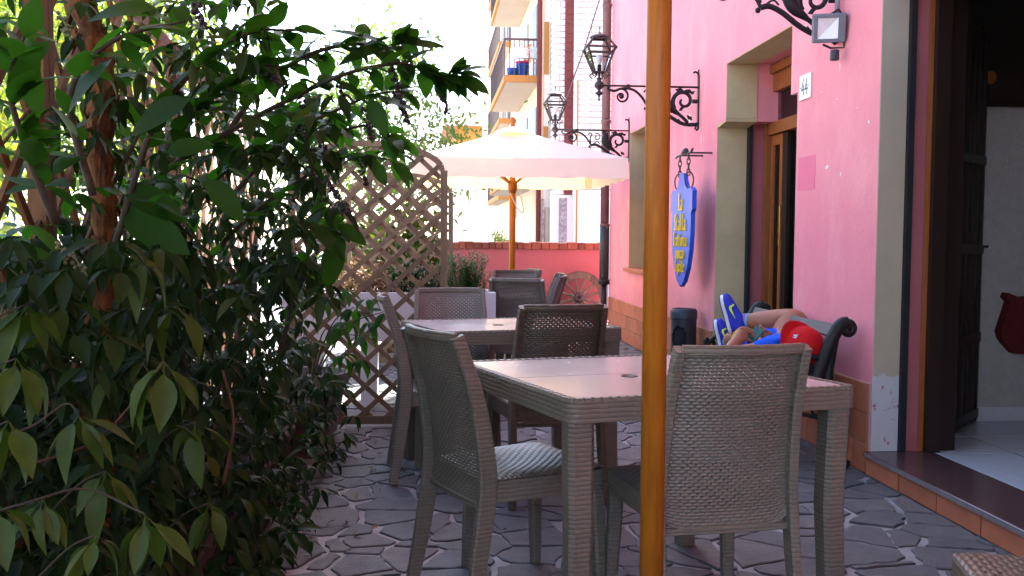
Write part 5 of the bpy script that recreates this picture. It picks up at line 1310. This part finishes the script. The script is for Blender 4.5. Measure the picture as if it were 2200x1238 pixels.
def whorl(pl, tip, n, size, droop=.8, axis=None):
    a0 = rng.uniform(0, 6.28)
    for k in range(n):
        a = a0 + 2 * math.pi * k / n + rng.normal(0, .3)
        d = Vector((math.cos(a), math.sin(a), -droop + rng.normal(0, .35)))
        pl.leaf(tip, d, Vector((d.x * .4, d.y * .4 - .2, 1)) + rv() * .35, size * rng.uniform(.72, 1.15))
def xr(py): return float(np.interp(py, [-50, 0, 100, 200, 300, 400, 470, 600, 700, 800, 900, 1000, 1238], [560, 600, 640, 700, 760, 740, 690, 690, 720, 730, 720, 680, 630]))

# hanging laurel in front, whorls of drooping leaves
t = thing('laurel_shrub', 'drooping light green laurel branches at the lower left foreground', 'shrub', tuple(PY(-150, 1300, 1.6)))
P1 = Plant(t, 'laurel', 'leaf_laurel')
def twig(t, pts, r0, r1, mat='twig', name='branch', k=5):
    q = smooth_path([p - t.location for p in pts], k); m = len(q)
    return MB().tube(q, [(r0 + (r1 - r0) * i / (m - 1)) * (.62 if t.name.startswith('laurel') else 1) for i in range(m)], 7).build(name, mat, t, True)
tips = [(352, 778, 1.55, 7), (168, 892, 1.5, 7), (92, 1072, 1.42, 6), (312, 1108, 1.36, 7), (60, 655, 1.62, 6), (135, 640, 1.7, 4), (300, 548, 1.75, 5), (18, 905, 1.4, 5), (-5, 1085, 1.3, 5), (228, 1012, 1.55, 6), (35, 770, 1.55, 5), (420, 905, 1.8, 4), (205, 1150, 1.35, 5), (450, 1080, 1.9, 4), (250, 800, 1.75, 4), (380, 655, 1.9, 5)]
for (a, b, Y, n) in tips:
    whorl(P1, PY(a, b, Y), n, .098 * Y / 1.5, 1.15)
twig(t, [PY(-60, 950, 1.5), PY(60, 920, 1.5), PY(140, 868, 1.52), PY(168, 890, 1.5)], .004, .002)
twig(t, [PY(-80, 1120, 1.42), PY(60, 1080, 1.42), PY(180, 1050, 1.45), PY(290, 1095, 1.38), PY(312, 1106, 1.36)], .004, .002)
twig(t, [PY(60, 1000, 1.5), PY(200, 950, 1.55), PY(290, 860, 1.55), PY(340, 790, 1.55), PY(352, 776, 1.55)], .0035, .002, 'stem_red')
twig(t, [PY(-60, 720, 1.6), PY(0, 680, 1.6), PY(60, 652, 1.62)], .003, .002)
twig(t, [PY(480, 1040, 2.0), PY(498, 950, 2.0), PY(500, 880, 2.0), PY(478, 795, 2.0)], .006, .004, 'stem_red')
for (a, b, Y, n) in tips[7:]: twig(t, [PY(a - 150, b + 120, Y + .1), PY(a - 60, b + 30, Y + .02), PY(a, b, Y)], .0035, .002)
P1.flush(120)

# dense dark hedge behind it, along the fence
hs = thing('hedge_shrub', 'dense dark evergreen shrub mass along the trellis fence', 'shrub', (-.85, 3.6, 0))
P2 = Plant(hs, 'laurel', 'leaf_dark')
def fill(P, n, ylo, yhi, pylo, pyhi, size, nl, keep=None, droop=.7, pxmax=9999):
    c = 0; g = 0
    while c < n and g < n * 30:
        g += 1; py = rng.uniform(pylo, pyhi); px = rng.uniform(-140, min(pxmax, xr(py) + rng.normal(0, 22)))
        Y = rng.uniform(ylo, yhi); p = PY(px, py, Y)
        if p.x < -1.55 or p.z < .02 or (p.z < 1.0 and p.x > -.50 + .06 * rng.normal()): continue
        if keep and not keep(px, py): continue
        if -1.5 < p.x < -.99 and py < 560 and rng.random() < .6: continue
        whorl(P, p, nl, size * rng.uniform(.8, 1.2), droop); c += 1
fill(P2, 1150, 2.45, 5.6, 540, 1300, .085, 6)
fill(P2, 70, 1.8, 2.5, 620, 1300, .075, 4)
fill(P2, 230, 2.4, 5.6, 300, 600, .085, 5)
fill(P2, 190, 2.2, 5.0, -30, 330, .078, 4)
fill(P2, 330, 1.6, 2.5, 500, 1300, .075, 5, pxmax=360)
for k in range(14):
    y = 2.3 + k * .24; x = -.88 - rng.uniform(0, .18); twig(hs, [Vector((x, y, .02)), Vector((x + rng.normal(0, .05), y + rng.normal(0, .08), .5)), Vector((x + rng.normal(0, .1), y + rng.normal(0, .12), 1.05)), Vector((x + rng.normal(.03, .12), y + rng.normal(0, .2), 1.5))], .013, .004, 'bark', 'stem')
for k in range(210):
    y = rng.uniform(2.3, 5.5); z = rng.uniform(.03, .5); whorl(P2, Vector((-.53 - rng.uniform(0, .22) + .06 * math.sin(y * 4.3) + rng.normal(0, .05), y, z)), 5, .08 * rng.uniform(.6, 1.3), .5)
P2.flush(200)

# back layer of ivy on the street side of the fence (closes the hedge towards the street; unseen tall stretch behind the camera added to block light)
iv = thing('ivy_mass', 'dark ivy on the street side of the trellis fence, unseen tall stretch added to shade the hedge', 'ivy', (-1.35, 4.0, 0))
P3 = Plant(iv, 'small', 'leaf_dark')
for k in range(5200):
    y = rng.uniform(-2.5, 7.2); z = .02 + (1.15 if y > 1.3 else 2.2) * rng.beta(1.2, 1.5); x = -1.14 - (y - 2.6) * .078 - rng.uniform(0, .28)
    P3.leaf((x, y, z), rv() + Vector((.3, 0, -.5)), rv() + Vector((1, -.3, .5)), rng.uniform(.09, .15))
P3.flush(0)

# pokeweed: arching branches with berries reaching over the patio
pk = thing('pokeweed', 'arching green branches with hanging dark berry clusters over the trellis', 'shrub', tuple(PY(330, 1150, 2.9)))
pk.location.z = 0
P4 = Plant(pk, 'poke', 'leaf_poke')
B = [[(215, 560, 2.4), (330, 390, 2.5), (480, 290, 2.6), (620, 215, 2.65), (740, 160, 2.7), (850, 137, 2.75), (905, 148, 2.8), (955, 166, 2.8), (985, 158, 2.8)],
     [(300, 600, 2.6), (430, 420, 2.7), (560, 310, 2.8), (690, 252, 2.85), (800, 205, 2.9), (870, 196, 2.9)],
     [(250, 520, 2.3), (330, 270, 2.3), (430, 140, 2.35), (540, 70, 2.4), (630, 66, 2.45)],
     [(380, 640, 2.9), (520, 480, 3.0), (640, 390, 3.1), (750, 335, 3.2), (850, 345, 3.3)],
     [(200, 420, 2.0), (150, 210, 2.0), (240, 90, 2.0), (400, 45, 2.05)],
     [(420, 660, 3.0), (560, 570, 3.0), (660, 490, 3.0), (735, 500, 3.0)],
     [(600, 760, 3.2), (645, 600, 3.2), (690, 430, 3.2), (665, 320, 3.2)],
     [(460, 330, 2.7), (560, 190, 2.75), (660, 120, 2.8), (760, 95, 2.85), (830, 105, 2.85), (862, 88, 2.85)],
     [(120, 480, 1.9), (60, 330, 1.85), (20, 180, 1.8), (60, 60, 1.8)],
     [(350, 330, 2.4), (430, 230, 2.4), (520, 160, 2.45), (600, 140, 2.5)],
     [(500, 420, 3.0), (610, 300, 3.0), (700, 290, 3.05), (790, 270, 3.1), (850, 300, 3.1)]]
for bi, b in enumerate(B):
    pts = [PY(*q) for q in b]; twig(pk, pts, .009, .0025, 'twig', 'branch', 6)
    sp = smooth_path(pts, 8); n = len(sp)
    for i in range(int(n * .12), n):
        if rng.random() < (.92 if bi not in (4, 8, 2) else .6):
            tan = (sp[min(i + 1, n - 1)] - sp[max(i - 1, 0)]).normalized()
            for q in range(1 if rng.random() < .4 else 2):
                side = tan.cross(Vector((0, 0, 1))).normalized() * rng.choice([-1, 1])
                d = tan * rng.uniform(.2, .9) + side * rng.uniform(.3, 1.0) + Vector((0, 0, rng.normal(-.05, .35)))
                P4.leaf(sp[i], d, Vector((0, 0, 1)) + rv() * .45, rng.uniform(.065, .125))
    e = sp[-1]
def LP(x0, y0, x1, y1, Y, s=1.0, tilt=.4):
    a, b = PY(x0, y0, Y), PY(x1, y1, Y - .02); P4.leaf(a, b - a, Vector((0, -.7, 1)) + rv() * tilt, (b - a).length * s)
for q in [(985, 160, 1042, 128), (990, 158, 1040, 158), (988, 162, 1030, 207), (975, 158, 962, 196), (978, 155, 932, 146), (980, 158, 1000, 180), (862, 88, 872, 44), (862, 84, 928, 88), (866, 92, 960, 98), (858, 100, 890, 130), (840, 95, 702, 58), (850, 80, 770, 90), (845, 100, 720, 110), (860, 150, 880, 170), (840, 140, 800, 110), (800, 205, 895, 235), (830, 190, 885, 185), (790, 205, 830, 290), (700, 90, 615, 95), (690, 150, 620, 95), (860, 330, 895, 345), (840, 345, 895, 385), (800, 340, 830, 400), (640, 60, 660, 20), (600, 65, 655, 65), (545, 60, 540, 100)]: LP(*q, 2.8)
for q in [(740, 500, 690, 440, 3.0), (735, 505, 690, 620, 2.9), (660, 470, 745, 560, 2.9), (720, 480, 790, 520, 2.95)]: LP(*q)
# large dark leaves close to us
for (x0, y0, x1, y1, Y) in [(420, 210, 270, 260, 2.2), (420, 330, 290, 270, 2.2), (250, 440, 400, 540, 2.3), (260, 400, 390, 460, 2.3), (250, 120, 130, 220, 1.9), (350, 20, 190, 5, 1.7), (60, 480, 140, 540, 1.8), (120, 560, 20, 520, 1.75), (440, 380, 520, 460, 2.2), (350, 330, 440, 300, 2.1)]: LP(x0, y0, x1, y1, Y, 1.05, .8)
fill(P4, 130, 2.2, 3.6, -30, 520, .080, 4, droop=.1)
P4.flush(290)
def raceme(p0, p1, n, r, mat, t=pk):
    mb = MB(); a, b = p0 - t.location, p1 - t.location; mb.tube(smooth_path([a, a.lerp(b, .5) + Vector((0, 0, .01)), b], 4), .0015, 5)
    for k in range(n):
        c = a.lerp(b, (k + .5) / n) + rv() * rng.uniform(.006, .013) * (1.15 - .6 * k / n); mb.sphere(c, r * rng.uniform(.7, 1.1), 7, 5)
    mb.build('berry_cluster', mat, t, True)
for (x0, y0, x1, y1, Y, n) in [(838, 140, 868, 225, 2.75, 46), (700, 385, 750, 460, 2.6, 40), (940, 172, 962, 245, 2.8, 26), (645, 200, 660, 300, 2.7, 36), (660, 330, 690, 420, 2.7, 36), (780, 230, 800, 300, 2.85, 26), (850, 205, 880, 265, 2.85, 30), (555, 130, 600, 180, 2.45, 26), (770, 350, 790, 400, 3.1, 24), (595, 250, 615, 320, 2.9, 26), (415, 5, 440, 60, 2.2, 22), (730, 180, 745, 245, 2.8, 24), (690, 290, 700, 350, 2.9, 22)]: raceme(PY(x0, y0, Y), PY(x1, y1, Y - .05), n, .0058, 'berry')
for (x0, y0, x1, y1, Y) in [(122, 530, 190, 595, 1.75), (440, 400, 480, 450, 2.4), (580, 130, 610, 190, 2.5), (130, 40, 150, 80, 1.8)]: raceme(PY(x0, y0, Y), PY(x1, y1, Y), 34, .0036, 'berry_green')

# old peeling trunk among the branches
tk = thing('peeling_trunk', 'thick trunk with peeling orange-brown bark between trellis post and leaves', 'trunk', tuple(PY(225, 1000, 2.45)))
tk.location.z = 0
pts = [Vector((tk.location.x, tk.location.y, .02)), PY(222, 720, 2.45), PY(222, 430, 2.45), PY(216, 300, 2.45), PY(225, 160, 2.45), PY(180, 20, 2.45), PY(140, -120, 2.45)]
q = smooth_path([p - tk.location for p in pts], 8)
MB().tube(q, [.028 + .006 * math.sin(i * 1.3) + .003 * math.sin(i * 3.7) for i in range(len(q))], 12).build('trunk', 'bark_peel', tk, True)
for k in range(60):
    i = rng.integers(8, len(q) - 8); a = rng.uniform(0, 6.28); o = Vector((math.cos(a), math.sin(a), 0)) * .031; w_ = Vector((-math.sin(a), math.cos(a), 0)) * rng.uniform(.006, .014); hh = rng.uniform(.03, .09); c = q[i]
    f2 = o.normalized() * rng.uniform(.006, .022)
    MB().add([c + o - w_, c + o + w_, c + o + w_ * .8 + f2 + Vector((0, 0, -hh)), c + o - w_ * .6 + f2 + Vector((0, 0, -hh * .8))], [(0, 1, 2, 3)]).build('bark_flake', 'bark_peel', tk)

# troughs and pot at the foot of the hedge
for (y0, y1, lb) in ((2.35, 3.35, 'weathered terracotta trough under the shrubs, nearest to us'), (3.43, 4.38, 'weathered terracotta trough under the shrubs, middle of the row'), (4.46, 5.25, 'weathered terracotta trough under the shrubs, next to the grey pot')):
    tr = thing('terracotta_trough', lb, 'planter', (-.82, (y0 + y1) / 2, 0), 0, 'terracotta troughs'); h = (y1 - y0) / 2
    MB().hexa([(-.16, -h + .03, .001), (.16, -h + .03, .001), (.16, h - .03, .001), (-.16, h - .03, .001)], [(-.19, -h, .27), (.19, -h, .27), (.19, h, .27), (-.19, h, .27)]).build('body', 'terracotta_pot', tr)
    MB().bbox(-.205, .205, -h - .005, h + .005, .2705, .31, .006).build('rim', 'terracotta_pot', tr); MB().box(-.17, .17, -h + .03, h - .03, .3105, .315).build('soil', 'soil', tr)
gp = thing('grey_pot', 'round grey stone pot at the foot of the arched trellis', 'pot', (-.70, 5.55, 0))
MB().lathe([(.12, 0), (.15, .02), (.20, .30), (.225, .33), (.225, .39), (.20, .39), (.19, .35), (.001, .34)], 24).build('body', 'concrete_pot', gp, 40)
P5 = Plant(gp, 'laurel', 'leaf_poke')
for (a, b, Y, n) in [(830, 668, 5.3, 7), (800, 690, 5.4, 6), (775, 720, 5.3, 6), (760, 660, 5.35, 6), (790, 640, 5.5, 5), (740, 620, 5.4, 6), (770, 770, 5.35, 5), (720, 700, 5.2, 6), (735, 760, 5.2, 6), (750, 690, 5.3, 6), (700, 640, 5.2, 6), (710, 800, 5.2, 6), (735, 830, 5.3, 5)]: whorl(P5, PY(a, b, Y), n, .125, .8)
for a, b, Y in [(830, 668, 5.3), (775, 720, 5.3), (760, 660, 5.35), (720, 700, 5.2)]: twig(gp, [Vector((-.70, 5.55, .3)), (Vector((-.70, 5.55, .55)) + PY(a, b, Y)) / 2, PY(a, b, Y)], .006, .002, 'twig', 'stem')
P5.flush(60)

# rosemary and low plants in the white planter
ro = thing('rosemary', 'upright grey-green rosemary bush in the white planter', 'plant', (.24, 6.72, .75))
P6 = Plant(ro, 'needle', 'leaf_rosemary')
for k in range(70):
    b0 = Vector((.24 + rng.normal(0, .07), 6.72 + rng.normal(0, .05), .75)); hgt = rng.uniform(.14, .34); ln_ = Vector((rng.normal(0, .22), rng.normal(0, .15), 1)).normalized(); tp = b0 + ln_ * hgt
    twig(ro, [b0, b0.lerp(tp, .5) + Vector((rng.normal(0, .01), 0, 0)), tp], .003, .001, 'leaf_rosemary', 'stem', 3)
    for i in range(int(hgt / .006)):
        p = b0.lerp(tp, .08 + .92 * i / (hgt / .006)); a = i * 2.4
        P6.leaf(p, Vector((math.cos(a), math.sin(a), .55)), (0, 0, 1), rng.uniform(.034, .050))
P6.flush(0)
for j, (x0, x1, mt, lb) in enumerate(((-.62, -.30, 'leaf_heather', 'rusty brown heather in the white planter behind the trellis'), (-.28, .08, 'leaf_dark', 'low dark green herb in the white planter beside the rosemary'))):
    hp = thing('planter_herb', lb, 'plant', ((x0 + x1) / 2, 6.73, .75)); P = Plant(hp, 'small', mt)
    for k in range(700):
        a = rng.uniform(0, 1); p = Vector((x0 + (x1 - x0) * a, 6.73 + rng.normal(0, .08), .755 + abs(rng.normal(0, .11)))); P.leaf(p, rv() + Vector((0, 0, .5)), rv() + Vector((0, -.5, 1)), rng.uniform(.03, .055))
    for k in range(12): twig(hp, [Vector((x0 + (x1 - x0) * k / 11, 6.73, .75)), Vector((x0 + (x1 - x0) * k / 11 + .02, 6.72, .92))], .003, .001, 'twig', 'stem', 2)
    P.flush(0)

def bush(name, label, c, rad, n, size, mat, kind='small', cat='shrub', trunk=True, holes=.0):
    t = thing(name, label, cat, (c[0], c[1], -.12 if c[2] < 1.5 or not trunk else -.12)); P = Plant(t, kind, mat); cl = [Vector(rv() * rng.uniform(.35, .95)) for _ in range(26)]
    for k in range(n):
        q = cl[rng.integers(len(cl))] + Vector(rng.normal(0, .20, 3)); p = Vector((c[0] + q.x * rad[0], c[1] + q.y * rad[1], c[2] + q.z * rad[2]))
        if p.z < -.05: continue
        P.leaf(p, rv() + Vector((0, 0, -.35)), rv() + Vector((0, 0, .8)), size * rng.uniform(.7, 1.3))
    if trunk:
        b = Vector((c[0], c[1], -.12)); twig(t, [b, Vector((c[0] + .05, c[1], c[2] * .45)), Vector((c[0] - .03, c[1], c[2] + rad[2] * .3))], .05 + .02 * c[2], .02, 'bark', 'trunk')
        for k in range(9):
            q = cl[k]; s0 = Vector((c[0], c[1], c[2] * .5 + rng.uniform(0, .4) * c[2])); e = Vector((c[0] + q.x * rad[0], c[1] + q.y * rad[1], c[2] + q.z * rad[2])); twig(t, [s0, s0.lerp(e, .5) + Vector((0, 0, .08 * rad[2])), e], .012 + .008 * c[2], .006, 'bark', 'limb', 3)
    P.flush(0); return t
bush('street_tree', 'sunlit feathery street tree rising behind the arched trellis', (-1.5, 23, 3.7), (2.5, 2.2, 2.7), 5200, .17, 'leaf_tree', cat='tree')
bush('street_tree', 'green tree across the street glimpsed between trellis post and trunk', (-6.2, 14, 3.4), (2.4, 2.2, 2.4), 4200, .20, 'leaf_bright', cat='tree')
bush('street_tree', 'farther pale tree behind the shrubs at the top left', (-7.5, 26, 5.5), (3.4, 3, 3.6), 5000, .26, 'leaf_tree', cat='tree')
bush('street_tree', 'yellowish tree low behind the leaves at left of the trellis fence', (-4.6, 9.6, 1.9), (1.5, 1.5, 1.5), 2600, .15, 'leaf_bright', cat='tree')
bush('oleander', 'dark green leafy shrub behind the two arched trellis panels', (-.45, 9.7, 1.0), (.75, .5, .75), 900, .16, 'leaf_laurel', 'laurel')
bush('round_bush', 'small yellow-green round bush beyond the low brick coping', (1.48, 20, .75), (.32, .3, .55), 900, .09, 'leaf_bright')

# dry leaves fallen along the foot of the hedge
pbr('leaf_dry', (.22, .16, .10), .8, .5, 30, .2, 90, c2=(.10, .06, .03))
lt = thing('leaf_litter', 'scattered dry leaves on the paving along the hedge', 'leaf litter', (-.4, 4, 0)); lt['kind'] = 'stuff'
PL = Plant(lt, 'laurel', 'leaf_dry')
for k in range(46):
    y = rng.uniform(2.4, 5.8); x = -.45 + abs(rng.normal(0, .16)) if k < 36 else rng.uniform(0, 2.0)
    PL.leaf(Vector((x, y, .012)), Vector((rng.normal(0, 1), rng.normal(0, 1), .05)), Vector((rng.normal(0, .25), rng.normal(0, .25), 1)), rng.uniform(.025, .065))
PL.flush(0)
